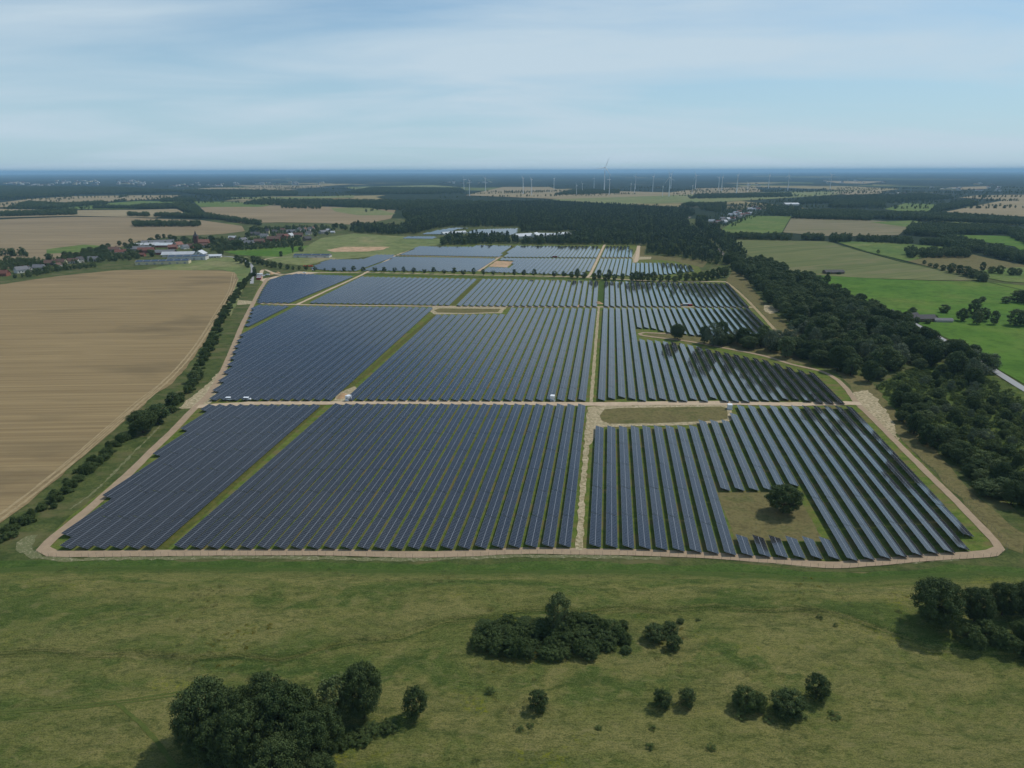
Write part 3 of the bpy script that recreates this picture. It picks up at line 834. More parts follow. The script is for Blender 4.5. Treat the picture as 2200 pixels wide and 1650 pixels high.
def far_rows():
    v = []; f = []; mi = []
    for p, q in FAR_ROWS:
        d = (q - p).normalized(); nx = Vector((d.y, -d.x, 0))
        L = (q - p).length; n = max(1, int(round(L / TABLE)))
        for i in range(n):
            a = p + d * (i * L / n + 0.15); b = p + d * ((i + 1) * L / n - 0.15)
            for (u0, u1, off, m) in ((-2.32, 2.32, 0.0, 1), (-2.28, -0.03, 0.03, 0), (0.03, 2.28, 0.03, 0)):
                k = len(v)
                for (pt, u) in ((a, u0), (a, u1), (b, u1), (b, u0)):
                    s = pt + nx * (u * CT)
                    v.append((s.x, s.y, 0.14 + ZMID - u * ST + off))
                f.append((k, k + 1, k + 2, k + 3)); mi.append(m)
            for c in (a, b):
                for u in (-1.2, 1.2):
                    s = c + nx * (u * CT); k = len(v); z = 0.14 + ZMID - u * ST - 0.02
                    v += [(s.x - .06, s.y, 0.14), (s.x + .06, s.y, 0.14), (s.x + .06, s.y, z), (s.x - .06, s.y, z)]
                    f.append((k, k + 1, k + 2, k + 3)); mi.append(1)
    o = link("distant_panel_rows", mesh_np("distant_panel_rows", v, f, [M['glass'], M['steel']], mi))
    tag(o, "distant solar panel rows behind the tree avenue and in the forest clearing", "solar panels", kind='stuff')
far_rows()
print("ROWS", ROW_COUNT, "far", len(FAR_ROWS))
# ------------------------------------------------------------------ vegetation
def mat_leaf(name, a, b, c, transl=0.10):
    m = material(name, a, 0.7, 0.10)
    t = NT(m)
    oi = t.n("ShaderNodeObjectInfo")
    tcn = t.n("ShaderNodeTexCoord")
    n = t.noise(tcn.outputs['Object'], 0.45, 3, 0.6)
    n2 = t.noise(tcn.outputs['Object'], 2.2, 2, 0.6)
    col = t.mix(oi.outputs['Random'], a, b)
    col = t.mix(t.ramp(n, [(0.38, BW(0)), (0.66, BW(0.8))]), col, c)
    col = t.mix(t.ramp(n2, [(0.35, BW(0.5)), (0.55, BW(0))]), col, tuple(x * 0.6 for x in a[:3]) + (1,))
    t.color(col)
    tr = t.n("ShaderNodeBsdfTranslucent", {0: col})
    mx = t.n("ShaderNodeMixShader", {0: transl, 1: t.b.outputs[0], 2: tr.outputs[0]})
    out = next(x for x in t.t.nodes if x.type == 'OUTPUT_MATERIAL')
    t.t.links.new(mx.outputs[0], out.inputs[0])
    return m
M['leaf_oak'] = mat_leaf("oak_leaves", (0.040, 0.066, 0.020, 1), (0.078, 0.108, 0.036, 1), (0.094, 0.130, 0.044, 1))
M['leaf_mix'] = mat_leaf("mixed_leaves", (0.044, 0.076, 0.026, 1), (0.140, 0.172, 0.066, 1), (0.115, 0.156, 0.052, 1))
M['leaf_pale'] = mat_leaf("willow_leaves", (0.099, 0.129, 0.066, 1), (0.140, 0.165, 0.102, 1), (0.148, 0.178, 0.099, 1))
M['leaf_bush'] = mat_leaf("bush_leaves", (0.048, 0.080, 0.024, 1), (0.085, 0.120, 0.036, 1), (0.105, 0.140, 0.046, 1))
M['leaf_scrub'] = mat_leaf("scrub_leaves", (0.070, 0.110, 0.030, 1), (0.130, 0.165, 0.048, 1), (0.150, 0.185, 0.058, 1))
M['leaf_pine'] = mat_leaf("pine_needles", (0.046, 0.072, 0.034, 1), (0.080, 0.106, 0.052, 1), (0.086, 0.116, 0.054, 1), 0.08)
M['bark'] = material("bark", RGB(74, 64, 52), 0.95, 0.1)

def leaf_arrays(rng, H, Rw, base, n_clump, leaves, leaf, shape='round', lump=0.30, flat=0.0, skirt=0.0):
    """leaf-sized quads gathered in clumps through the crown's volume"""
    cz = H * (base + 1) / 2; rz = H * (1 - base) / 2
    d = rng.normal(size=(n_clump, 3)); d /= np.linalg.norm(d, axis=1)[:, None]
    rad = rng.random(n_clump) ** 0.42
    c = d * rad[:, None]
    if shape == 'pine':
        zz = rng.random(n_clump) ** 0.8
        ang = rng.random(n_clump) * 6.283
        rr = (1 - zz) ** 0.65 * (0.35 + 0.55 * rng.random(n_clump))
        c = np.stack([np.cos(ang) * rr, np.sin(ang) * rr, zz * 2 - 1], 1)
    if shape == 'round':
        zz = rng.uniform(-1, 1, n_clump); ang = rng.random(n_clump) * 6.283
        env = (1 - np.abs(zz) ** 2.4) ** 0.5
        if skirt: env = np.where(zz < 0, np.maximum(env, skirt), env)
        rr_ = env * rng.random(n_clump) ** 0.36
        c = np.stack([np.cos(ang) * rr_, np.sin(ang) * rr_, zz], 1)
    if shape == 'tall':
        c[:, 0:2] *= (1 - 0.35 * np.abs(c[:, 2:3]))
    stretch = rng.uniform(0.85, 1.15, 2)
    cr = Rw * lump * rng.uniform(0.6, 1.25, n_clump)
    cc = c * np.array([Rw * 0.80 * stretch[0], Rw * 0.80 * stretch[1], rz * 0.82]) + np.array([0, 0, cz])
    per = max(1, leaves // n_clump)
    ld = rng.normal(size=(n_clump, per, 3)); ld[..., 2] = ld[..., 2] * 0.9 + 0.25
    ld /= np.linalg.norm(ld, axis=2)[..., None]
    lr = cr[:, None] * rng.uniform(0.55, 1.08, (n_clump, per))
    p = cc[:, None, :] + ld * lr[..., None] * np.array([1, 1, 0.85])
    nrm = ld + rng.normal(size=ld.shape) * 0.38
    if flat: nrm[..., 2] += flat
    nrm /= np.linalg.norm(nrm, axis=2)[..., None]
    p = p.reshape(-1, 3); nrm = nrm.reshape(-1, 3)
    keep = p[:, 2] > 0.15
    p = p[keep]; nrm = nrm[keep]
    t = rng.normal(size=p.shape)
    u = np.cross(nrm, t); u /= np.linalg.norm(u, axis=1)[:, None] + 1e-9
    w = np.cross(nrm, u)
    s = leaf * rng.uniform(0.55, 1.25, (len(p), 1))
    u = u * s * 0.5; w = w * s * 0.36
    v = np.stack([p - u, p - w * 0.9 + u * 0.1, p + u, p + w], 1).reshape(-1, 3)
    f = np.arange(len(v)).reshape(-1, 4)
    return v, f

def trunk_mb(rnd, H, Rw, base, thick=None):
    mb = MB()
    r = thick or H * 0.028
    top = H * (base + (1 - base) * 0.45)
    p = [Vector((0, 0, -0.2))]
    k = 4
    for i in range(1, k + 1):
        p.append(Vector((rnd.uniform(-.03, .03) * H * i / k, rnd.uniform(-.03, .03) * H * i / k, top * i / k)))
    for i in range(k):
        mb.tube(p[i], p[i + 1], r * (1 - 0.16 * i) * (1.35 if i == 0 else 1), r * (1 - 0.16 * (i + 1)), 7)
    for i in range(6):
        a = 6.283 * i / 6 + rnd.uniform(-.4, .4)
        st = p[2].lerp(p[4], rnd.uniform(0.0, 0.9))
        e = st + Vector((math.cos(a) * Rw * 0.6, math.sin(a) * Rw * 0.6, H * rnd.uniform(0.12, 0.28)))
        m = st.lerp(e, 0.5) + Vector((0, 0, -H * 0.02))
        mb.tube(st, m, r * 0.45, r * 0.3, 5); mb.tube(m, e, r * 0.3, r * 0.08, 5)
    return mb

PROTO = {}
def tree_proto(key, n, H, Rw, base, clumps, leaves, leaf, mat, **kw):
    """several crown + trunk meshes at unit size (scaled when placed)"""
    PROTO[key] = []
    for i in range(n):
        rng = np.random.default_rng(hash_seed(key) + i)
        v, f = leaf_arrays(rng, H, Rw, base, clumps, leaves, leaf, **kw)
        cm = mesh_np("crown", v, f, [M[mat]])
        tm = trunk_mb(random.Random(i + 3), H, Rw, base).mesh("trunk", [M['bark']], True)
        PROTO[key].append((cm, tm, H, Rw))
def hash_seed(s):
    return sum((i + 1) * ord(ch) for i, ch in enumerate(s))

tree_proto('oak', 4, 14, 8, 0.08, 230, 30000, 0.40, 'leaf_oak', lump=0.165, skirt=0.55)
tree_proto('tree', 6, 15, 6.5, 0.03, 90, 6500, 0.66, 'leaf_mix', lump=0.23, skirt=0.6)
tree_proto('small', 4, 8, 3.4, 0.14, 34, 2000, 0.48, 'leaf_oak', lump=0.33)
tree_proto('poplar', 2, 20, 3.2, 0.05, 50, 2600, 0.65, 'leaf_mix', shape='tall', lump=0.40)
tree_proto('willow', 2, 11, 5.5, 0.06, 50, 3600, 0.55, 'leaf_pale', lump=0.28)
tree_proto('bush', 4, 4.5, 3.2, 0.0, 90, 7500, 0.26, 'leaf_bush', lump=0.20, skirt=0.85)
tree_proto('darkbush', 4, 6, 3.0, 0.0, 95, 8500, 0.26, 'leaf_oak', lump=0.21, skirt=0.75)
tree_proto('scrub', 4, 2.6, 2.2, 0.0, 20, 1100, 0.30, 'leaf_scrub', lump=0.30, skirt=0.8)
tree_proto('far', 3, 14, 5.5, 0.04, 22, 420, 1.7, 'leaf_mix', lump=0.36)
tree_proto('pine', 3, 17, 3.8, 0.10, 20, 300, 1.6, 'leaf_pine', shape='pine', lump=0.42)

TREES = 0
def plant(kind, x, y, h, w, label, group=None, name=None, cat=None, rnd=random, z=0.0):
    """one tree or bush as a thing: crown and trunk"""
    global TREES
    cm, tm, H, Rw = rnd.choice(PROTO[kind])
    bush = kind in ('bush', 'darkbush', 'scrub')
    root = empty(name or ('shrub' if bush else 'broadleaf_tree'), (x, y, z), rnd.uniform(0, 6.28), (w / (2 * Rw), w / (2 * Rw), h / H))
    tag(root, label, cat or ('bush' if bush else 'tree'), group)
    link('crown', cm, root)
    link('trunk', tm, root)
    TREES += 1
    return root

def plant_px(kind, px, py, h, w, label, group=None, **kw):
    p = W(px, py)
    return plant(kind, p.x, p.y, h, w, label, group, **kw)

def scatter(name, pts, scales, keys, label, cat, seed=0, zscale=None):
    """uncountable growth: instances on points (geometry nodes)"""
    cl = bpy.data.collections.new(name + "_forms")
    for key in keys:
        for cm, tm, H, Rw in PROTO[key]:
            o = bpy.data.objects.new("form_" + key, cm)
            cl.objects.link(o)
    pts = np.asarray(pts, dtype=np.float32)
    me = bpy.data.meshes.new(name)
    me.vertices.add(len(pts)); me.vertices.foreach_set('co', pts.ravel())
    at = me.attributes.new('grow', 'FLOAT', 'POINT')
    at.data.foreach_set('value', np.asarray(scales, dtype=np.float32))
    me.update()
    o = link(name, me)
    ng = bpy.data.node_groups.new(name + "_nodes", 'GeometryNodeTree')
    ng.interface.new_socket("Geometry", in_out='INPUT', socket_type='NodeSocketGeometry')
    ng.interface.new_socket("Geometry", in_out='OUTPUT', socket_type='NodeSocketGeometry')
    N = ng.nodes; Lk = ng.links
    gi = N.new('NodeGroupInput'); go = N.new('NodeGroupOutput')
    ci = N.new('GeometryNodeCollectionInfo'); ci.inputs[0].default_value = cl
    ci.inputs['Separate Children'].default_value = True; ci.inputs['Reset Children'].default_value = True
    ip = N.new('GeometryNodeInstanceOnPoints'); ip.inputs['Pick Instance'].default_value = True
    ri = N.new('FunctionNodeRandomValue'); ri.data_type = 'INT'
    ri.inputs[4].default_value = 0; ri.inputs[5].default_value = max(0, len(cl.objects) - 1); ri.inputs['Seed'].default_value = seed
    rr = N.new('FunctionNodeRandomValue'); rr.data_type = 'FLOAT_VECTOR'
    rr.inputs[0].default_value = (-0.06, -0.06, 0); rr.inputs[1].default_value = (0.06, 0.06, 6.283)
    na = N.new('GeometryNodeInputNamedAttribute'); na.data_type = 'FLOAT'; na.inputs[0].default_value = 'grow'
    Lk.new(gi.outputs[0], ip.inputs['Points']); Lk.new(ci.outputs[0], ip.inputs['Instance'])
    Lk.new(ri.outputs[2], ip.inputs['Instance Index']); Lk.new(rr.outputs[0], ip.inputs['Rotation'])
    Lk.new(na.outputs[0], ip.inputs['Scale'])
    Lk.new(ip.outputs[0], go.inputs[0])
    md = o.modifiers.new("growth", 'NODES'); md.node_group = ng
    tag(o, label, cat, kind='stuff')
    return o

def fill_poly(px, spacing, seed, jitter=0.45):
    """jittered grid points inside a polygon of photo pixels"""
    P = [W(*p) for p in px]
    xs = [p.x for p in P]; ys = [p.y for p in P]
    rng = np.random.default_rng(seed)
    nx = int((max(xs) - min(xs)) / spacing) + 2; ny = int((max(ys) - min(ys)) / spacing) + 2
    gx, gy = np.meshgrid(np.arange(nx), np.arange(ny))
    X = min(xs) + (gx + (gy % 2) * 0.5) * spacing + rng.uniform(-jitter, jitter, gx.shape) * spacing
    Y = min(ys) + gy * spacing + rng.uniform(-jitter, jitter, gx.shape) * spacing
    X = X.ravel(); Y = Y.ravel()
    c = np.zeros(len(X), bool)
    n = len(P)
    for i in range(n):
        x1, y1 = P[i].x, P[i].y; x2, y2 = P[i - 1].x, P[i - 1].y
        cond = (y1 > Y) != (y2 > Y)
        with np.errstate(divide='ignore', invalid='ignore'):
            xi = (x2 - x1) * (Y - y1) / (y2 - y1 + 1e-12) + x1
        c ^= cond & (X < xi)
    return np.stack([X[c], Y[c], np.zeros(c.sum())], 1)

def wood(name, px, spacing, smin, smax, keys, label, seed, cat="forest", clear=()):
    polys = px if isinstance(px[0], list) else [px]
    pts = np.concatenate([fill_poly(p, spacing, seed + i) for i, p in enumerate(polys)])
    for c in clear:
        cw = [W(*q) for q in c]
        pts = np.array([p for p in pts if not inside(p, cw)])
    rng = np.random.default_rng(seed + 99)
    return scatter(name, pts, rng.uniform(smin, smax, len(pts)), keys, label, cat, seed)

def belt(px, spacing, width, seed):
    """points along a line of photo pixels, loosely spread to a width in metres"""
    L = smooth_line([W(*p) for p in px], spacing)
    rng = np.random.default_rng(seed)
    out = []
    for p in L:
        for k in range(max(1, int(width / spacing))):
            out.append((p.x + rng.uniform(-.5, .5) * width, p.y + rng.uniform(-.5, .5) * width, 0))
    return np.array(out)

# ---- foreground meadow: one gently uneven sheet with a low bank
def wave_noise(x, y, seed, f0, n=24):
    rng = np.random.default_rng(seed)
    z = np.zeros_like(x)
    for i in range(n):
        f = f0 * 2 ** rng.uniform(0, 3.2); a = rng.uniform(0, 6.283)
        z += np.sin(x * f * math.cos(a) + y * f * math.sin(a) + rng.uniform(0, 6.283)) * (f0 / f) ** 0.8
    return z / 3.2
FAR_EDGE = [(-500, 1262), (0, 1222), (100, 1216), (300, 1216), (700, 1222), (1000, 1226), (1300, 1224), (1600, 1230), (1790, 1243), (1900, 1238), (2100, 1226), (2700, 1262)]
_fe = [W(*p) for p in FAR_EDGE]
def meadow_z(x, y):
    yf = np.interp(x, [p.x for p in _fe], [p.y for p in _fe])
    s = np.clip((yf - y) / 14.0, 0, 1)
    z = 0.35 * wave_noise(x, y, 4, 0.05) + 0.12 * wave_noise(x, y, 9, 0.6)
    yb = np.interp(x, [W(p, q).x for p, q in BANK], [W(p, q).y for p, q in BANK]) + 0.8 * np.sin(x * 0.21)
    z = z - 1.7 * (1 / (1 + np.exp(np.clip((y - yb) / 0.55, -30, 30)))) * np.exp(-np.clip((yb - y) / 30.0, 0, 9))
    return 0.14 + s * np.maximum(z + 1.7, 0.05)
BANK = [(-400, 1400), (600, 1420), (860, 1372), (960, 1345), (1100, 1322), (1300, 1316), (1500, 1314), (1700, 1316), (1820, 1330), (2000, 1400), (2600, 1440)]
def meadow():
    nx, ny = 420, 260
    u = np.linspace(-1, 1, nx); tt = np.linspace(0, 1, ny)
    xx = u * 330
    yf = np.interp(xx, [p.x for p in _fe], [p.y for p in _fe])
    Y = 55 + (yf[None, :] - 55) * tt[:, None]
    X = np.repeat(xx[None, :], ny, 0)
    Z = meadow_z(X, Y)
    v = np.stack([X, Y, Z], 2).reshape(-1, 3)
    i = np.arange(nx - 1); j = np.arange(ny - 1)
    a = (j[:, None] * nx + i[None, :]).ravel()
    f = np.stack([a, a + 1, a + nx + 1, a + nx], 1)
    me = mesh_np("meadow", v, f, [M['meadow']], smooth=True)
    at = me.attributes.new('lush', 'FLOAT', 'POINT')
    at.data.foreach_set('value', np.exp(-np.clip(yf[None, :] - Y, 0, 99) / 7.0).ravel().astype(np.float32))
    o = link("meadow", me)
    o['kind'] = 'structure'
meadow()
def mz(p):
    return float(meadow_z(np.array([p.x]), np.array([p.y]))[0])

# grass tufts
def tuft_proto(key, n, mat, h, blades, spread):
    PROTO[key] = []
    for k in range(n):
        rng = np.random.default_rng(50 + k + hash_seed(key))
        v = []
        for b in range(blades):
            a = rng.uniform(0, 6.283); r = spread * rng.random() ** 0.6
            x, y = r * math.cos(a), r * math.sin(a)
            la = rng.uniform(0, 6.283); ln = rng.uniform(0.1, 0.5) * h; hh = h * rng.uniform(0.45, 1.1)
            wd = rng.uniform(0.03, 0.075)
            tx, ty = -math.sin(la) * wd, math.cos(la) * wd
            v += [(x - tx, y - ty, -0.05), (x + tx, y + ty, -0.05), (x + math.cos(la) * ln, y + math.sin(la) * ln, hh)]
        f = np.arange(len(v)).reshape(-1, 3)
        PROTO[key].append((mesh_np("tuft", v, f, [M[mat]]), None, h, spread))
M['blade_green'] = mat_leaf("green_blades", (0.110, 0.135, 0.045, 1), (0.170, 0.175, 0.070, 1), (0.190, 0.180, 0.080, 1), 0.5)
M['blade_yellow'] = mat_leaf("yellow_flowers", (0.22, 0.18, 0.012, 1), (0.30, 0.25, 0.02, 1), (0.10, 0.11, 0.03, 1), 0.3)
tuft_proto('tuft_green', 4, 'blade_green', 0.32, 60, 1.0)
tuft_proto('tuft_yellow', 2, 'blade_yellow', 0.5, 50, 0.8)
def meadow_grass():
    rng = np.random.default_rng(5)
    n = 3500
    yy = 95 + (232 - 95) * rng.random(n) ** 0.9
    xx = rng.uniform(-1, 1, n) * (yy * 0.86 + 22)
    yf = np.interp(xx, [p.x for p in _fe], [p.y for p in _fe])
    ok = yy < yf - 1
    xx, yy = xx[ok], yy[ok]
    d = wave_noise(xx, yy, 21, 0.06); e = wave_noise(xx, yy, 33, 0.05)
    zz = meadow_z(xx, yy)
    P = np.stack([xx, yy, zz], 1)
    g = (d + rng.normal(size=len(d)) * 0.4) > 0.1
    yel = (e > 0.75) & (rng.random(len(e)) < 0.5)
    s = rng.uniform(0.5, 1.25, len(P))
    for nm, k, key, lab in (("meadow_weeds", g & ~yel & (e > 0.2), 'tuft_green', "knee-high green weed tufts of the foreground meadow"),
                            ("yellow_meadow_flowers", yel, 'tuft_yellow', "yellow flowering weeds in patches on the meadow")):
        scatter(nm, P[k], s[k], [key], lab, "grass", seed=hash_seed(nm) % 50)
meadow_grass()

# faint wheel tracks through the meadow
def meadow_track(px, width, mat):
    pts = smooth_line([W(*p) for p in px], 1.5)
    v = []
    rnd = random.Random(len(pts))
    for i, p in enumerate(pts):
        a = pts[max(0, i - 1)]; b = pts[min(len(pts) - 1, i + 1)]
        d = (b - a); d.z = 0; d.normalize(); n = Vector((d.y, -d.x, 0))
        for q in (p - n * (width / 2 + rnd.uniform(-.12, .12)), p, p + n * (width / 2 + rnd.uniform(-.12, .12))):
            v.append((q.x, q.y, mz(q) + 0.07))
    f = []
    for i in range(len(pts) - 1):
        k = 3 * i
        f += [(k, k + 1, k + 4, k + 3), (k + 1, k + 2, k + 5, k + 4)]
    o = link("meadow_track", mesh_np("meadow_track", v, f, [M[mat]], smooth=True))
    o['kind'] = 'structure'
for tr in ([(-60, 1540), (120, 1528), (250, 1517), (390, 1496)], [(250, 1517), (300, 1560), (345, 1610), (390, 1680)]):
    for off in (-0.8, 0.8):
        meadow_track([(x + off * (5 if tr[0][0] > 0 else 0), y + off * (2 if tr[0][0] > 0 else 4)) for x, y in tr], 0.7, 'path')
# ------------------------------------------------------------------ trees of the foreground
def mplant(kind, px, py, h, w, label, group=None, **kw):
    p = W(px, py)
    return plant(kind, p.x, p.y, h, w, label, group, z=mz(p) - 0.1, **kw)
G1 = "trees of the dark grove in the meadow corner"
L1 = "tall dark broadleaf tree crowded into the grove nearest the meadow path"
for a in ((452, 1600, 18, 19), (612, 1628, 20, 17), (540, 1668, 19, 15), (665, 1672, 17, 13), (575, 1580, 17, 14), (470, 1665, 15, 12), (610, 1720, 16, 15), (690, 1720, 11, 11), (702, 1632, 14, 12), (640, 1600, 16, 13), (505, 1620, 17, 14), (420, 1628, 12, 10)):
    mplant('oak', *a, L1, G1)
mplant('oak', 782, 1548, 17, 14, "dark twin-topped tree standing beside the grove, next to the small round tree")
mplant('tree', 722, 1560, 15, 10, "narrow dark tree squeezed between the grove and the twin-topped tree")
mplant('darkbush', 893, 1546, 9.5, 7.5, "small round dark tree standing free beside the twin-topped tree", name='small_tree', cat='tree')
GB = "light green bushes at the foot of the grove"
for a in ((760, 1590, 2.6, 7), (800, 1582, 2.4, 7), (835, 1575, 2.2, 6), (740, 1612, 2.2, 6), (778, 1604, 2, 6), (712, 1622, 2.4, 5)):
    mplant('bush', *a, "low light green bush at the foot of the dark grove", GB)
# thicket in the middle of the meadow
GT = "bushes of the thicket under the bank"
mplant('tree', 1200, 1362, 14, 9.5, "tall grey green tree rising out of the thicket under the bank")
rr = random.Random(12)
TH = [(1016, 1392), (1034, 1352), (1100, 1346), (1180, 1350), (1285, 1340), (1300, 1352), (1330, 1378), (1290, 1404), (1255, 1424), (1190, 1430), (1100, 1412), (1040, 1404)]
for p in fill_poly(TH, 3.3, 3):
    k = rr.choice(('bush', 'bush', 'darkbush'))
    plant(k, p[0], p[1], rr.uniform(3.0, 5.4), rr.uniform(5.5, 8.5), "rounded bush packed into the thicket under the bank", GT, rnd=rr, name="thicket_bush", z=mz(Vector(p)) - 0.1)
for a in ((1338, 1356, 3.6, 5), (1344, 1384, 3, 5), (1310, 1400, 2.2, 5), (1345, 1405, 1.8, 4.5)):
    mplant('bush', *a, "smaller bush at the open end of the thicket", "loose bushes at the thicket's end")
for a in ((1408, 1378, 5.2, 8), (1440, 1366, 4.2, 6.5), (1447, 1398, 4.4, 6), (1462, 1340, 1.5, 3)):
    mplant('darkbush', *a, "dark bush in the small clump beside the thicket", "small clump beside the thicket")
mplant('darkbush', 1155, 1530, 6.0, 6.3, "solitary round dark bush in rough grass below the thicket")
mplant('darkbush', 1420, 1528, 5.5, 6.2, "dark bush, the wider of a close pair in rough grass", "pair of round bushes")
mplant('darkbush', 1474, 1526, 5.2, 5.6, "dark bush, the narrower of a close pair in rough grass", "pair of round bushes")
mplant('bush', 1598, 1532, 6.4, 8.6, "dark spiky bush beside the larger bushes by the field drain line")
mplant('bush', 1625, 1534, 5.4, 6.5, "low dark bush wedged between two larger round bushes")
mplant('darkbush', 1690, 1540, 7.0, 10.5, "broad round bush at the centre of the meadow bush trio")
mplant('darkbush', 1752, 1508, 8.0, 7.2, "upright round dark tree behind the broad meadow bush", name='small_tree', cat='tree')
for a in ((1053, 1492, 1.5, 3.6), (1118, 1578, 1.1, 2.6), (1140, 1570, 1.0, 2.4), (1403, 1578, 1.0, 2.4), (1395, 1618, 1.2, 2.8), (1760, 1330, 1.2, 2.6), (1795, 1348, 0.9, 2), (1500, 1335, 0.9, 2.2), (1526, 1620, 1.2, 3), (1285, 1575, 0.8, 2.2), (1650, 1556, 1.1, 4), (1720, 1550, 1.2, 4), (1590, 1552, 1.2, 3.4), (1790, 1545, 1.0, 4)):
    mplant('scrub', *a, "knee-high olive shrub standing in rough meadow grass", "knee-high meadow shrubs")
# grove at the right edge of the meadow
G2 = "trees of the grove below the park corner"
mplant('oak', 2004, 1352, 16, 18.5, "broad dark oak at the tip of the grove below the park corner", G2)
for a in ((2090, 1348, 13, 12), (2150, 1330, 12, 12), (2205, 1335, 13, 13), (2260, 1345, 14, 14), (2320, 1350, 14, 14), (2240, 1400, 12, 12)):
    mplant('oak', *a, "dark tree behind the broad oak in the grove below the park corner", G2)
for a in ((2075, 1390, 6, 9), (2110, 1380, 6, 9), (2140, 1395, 5.5, 9), (2165, 1408, 5, 8), (2200, 1385, 7, 10), (2095, 1402, 4.5, 7), (2215, 1420, 6, 9)):
    mplant('bush', *a, "rounded bush skirting the grove below the park corner", "bushes skirting the right grove")

# ---- the two oaks inside the park
plant_px('oak', 1682, 1102, 13.0, 17, "solitary round oak in the fenced grass clearing among the front rows", name='oak_tree', rnd=random.Random(2))
plant_px('oak', 1455, 729, 14.0, 15, "single oak at the mouth of the wooded clearing among the rows", name='oak_tree')

# ---- hedge between stubble and park
HL = [(-40, 1185), (15, 1153), (60, 1118), (100, 1088), (150, 1046), (190, 1013), (220, 985), (255, 955), (285, 935)]
rr = random.Random(5)
for p in smooth_line([W(*q) for q in HL], 2.2):
    if rr.random() < 0.08: continue
    plant('bush', p.x + rr.uniform(-2, 2), p.y + rr.uniform(-2, 2), rr.uniform(1.6, 5.6), rr.uniform(3.5, 7.5), "green bush in the hedge along the stubble field's lower end", "hedge bushes at the stubble field", rnd=rr, name="hedge_bush")
plant_px('oak', 308, 930, 13.5, 18, "wide dark hedge tree, the larger of two at the stubble field")
plant_px('tree', 340, 910, 12, 15, "dark hedge tree close behind the widest hedge tree")
HL2 = [(362, 890), (372, 872), (395, 850), (412, 832), (432, 790), (452, 748), (468, 708), (485, 672), (500, 645), (515, 622), (530, 604), (545, 590)]
for p in smooth_line([W(*q) for q in HL2], 4.6):
    if rr.random() < 0.25: continue
    plant('bush', p.x + rr.uniform(-3, 3), p.y + rr.uniform(-3, 3), rr.uniform(3, 6), rr.uniform(5, 9), "green bush in the hedge along the stubble field's upper end", "hedge bushes beside the west track", rnd=rr, name="hedge_bush")
for p in smooth_line([W(*q) for q in HL], 3.4) + smooth_line([W(*q) for q in HL2], 6.5):
    a_ = rr.uniform(0, 6.283); d_ = rr.uniform(2.5, 5.5)
    plant('bush', p.x + math.cos(a_) * d_, p.y + math.sin(a_) * d_, rr.uniform(0.9, 2.6), rr.uniform(2.5, 5), "low straggling bush fringing the stubble field's hedge", "low bushes fringing the hedge", rnd=rr, name="hedge_bush")
plant_px('tree', 418, 822, 9, 11, "round dark hedge tree above the track junction")
plant_px('tree', 372, 868, 8, 10, "bushy hedge tree beside the sandy track junction")
plant_px('tree', 478, 688, 9, 10, "leafy hedge tree half way up the west track")

# ---- avenue of small round trees
AV = [(658.5, 581, 9, 8), (677, 582, 6, 7), (698, 582, 4, 5), (718, 583, 6, 7), (739, 583.5, 7.5, 6.5), (759.4, 584, 9, 8), (780.4, 585.5, 8.5, 8), (805.7, 585.5, 9, 7.5), (825, 586.5, 9, 8), (847.7, 586.5, 9, 7.5), (868, 587.5, 10, 7), (889, 588, 9, 8), (911.6, 588, 7.5, 7.5), (931, 588.5, 10, 8.5), (954.5, 589, 7.5, 6.5), (975.5, 591, 11, 8), (995.7, 591, 8.5, 8.5),
      (1018, 592, 11, 7.5), (1038.5, 592.5, 9.5, 7.5), (1060, 592, 8, 6), (1083.6, 592.5, 5, 3.5), (1104.7, 593.5, 10, 7.5), (1125.8, 594, 9.5, 7.5), (1147.6, 594.5, 11, 8), (1168.7, 594, 6, 4), (1190.5, 596, 10, 8), (1211, 596.5, 9, 8)]
for i, a in enumerate(AV):
    plant_px('small', *a, ordinal(i + 1) + " small round-headed tree of the avenue, counted from the works yard", "avenue trees", name='avenue_tree')
rr = random.Random(9)
for a in ((1228, 597, 9, 9), (1240, 598, 14, 9), (1255, 598, 9, 10), (1276, 602, 10, 9), (1287, 601, 14, 10), (1300, 603, 9, 8), (1308, 602, 15, 8), (1320, 603, 9, 8), (1337, 603, 10, 8), (1357, 604, 12, 9), (1368, 604, 14, 12), (1380, 604, 13, 10), (1392, 604, 11, 9), (1404, 604, 13, 11), (1420, 605, 9, 9), (1435, 605, 9, 10), (1450, 605, 8, 9), (1460, 604, 15, 10), (1475, 604, 11, 12), (1490, 604, 12, 12), (1505, 604, 13, 12), (1518, 603, 14, 12), (1530, 601, 15, 12), (1543, 599, 16, 12), (1556, 596, 16, 13)):
    plant_px('tree', *a, "leafy tree in the thick hedge where the avenue ends", "thick hedge at the avenue's end", rnd=rr)

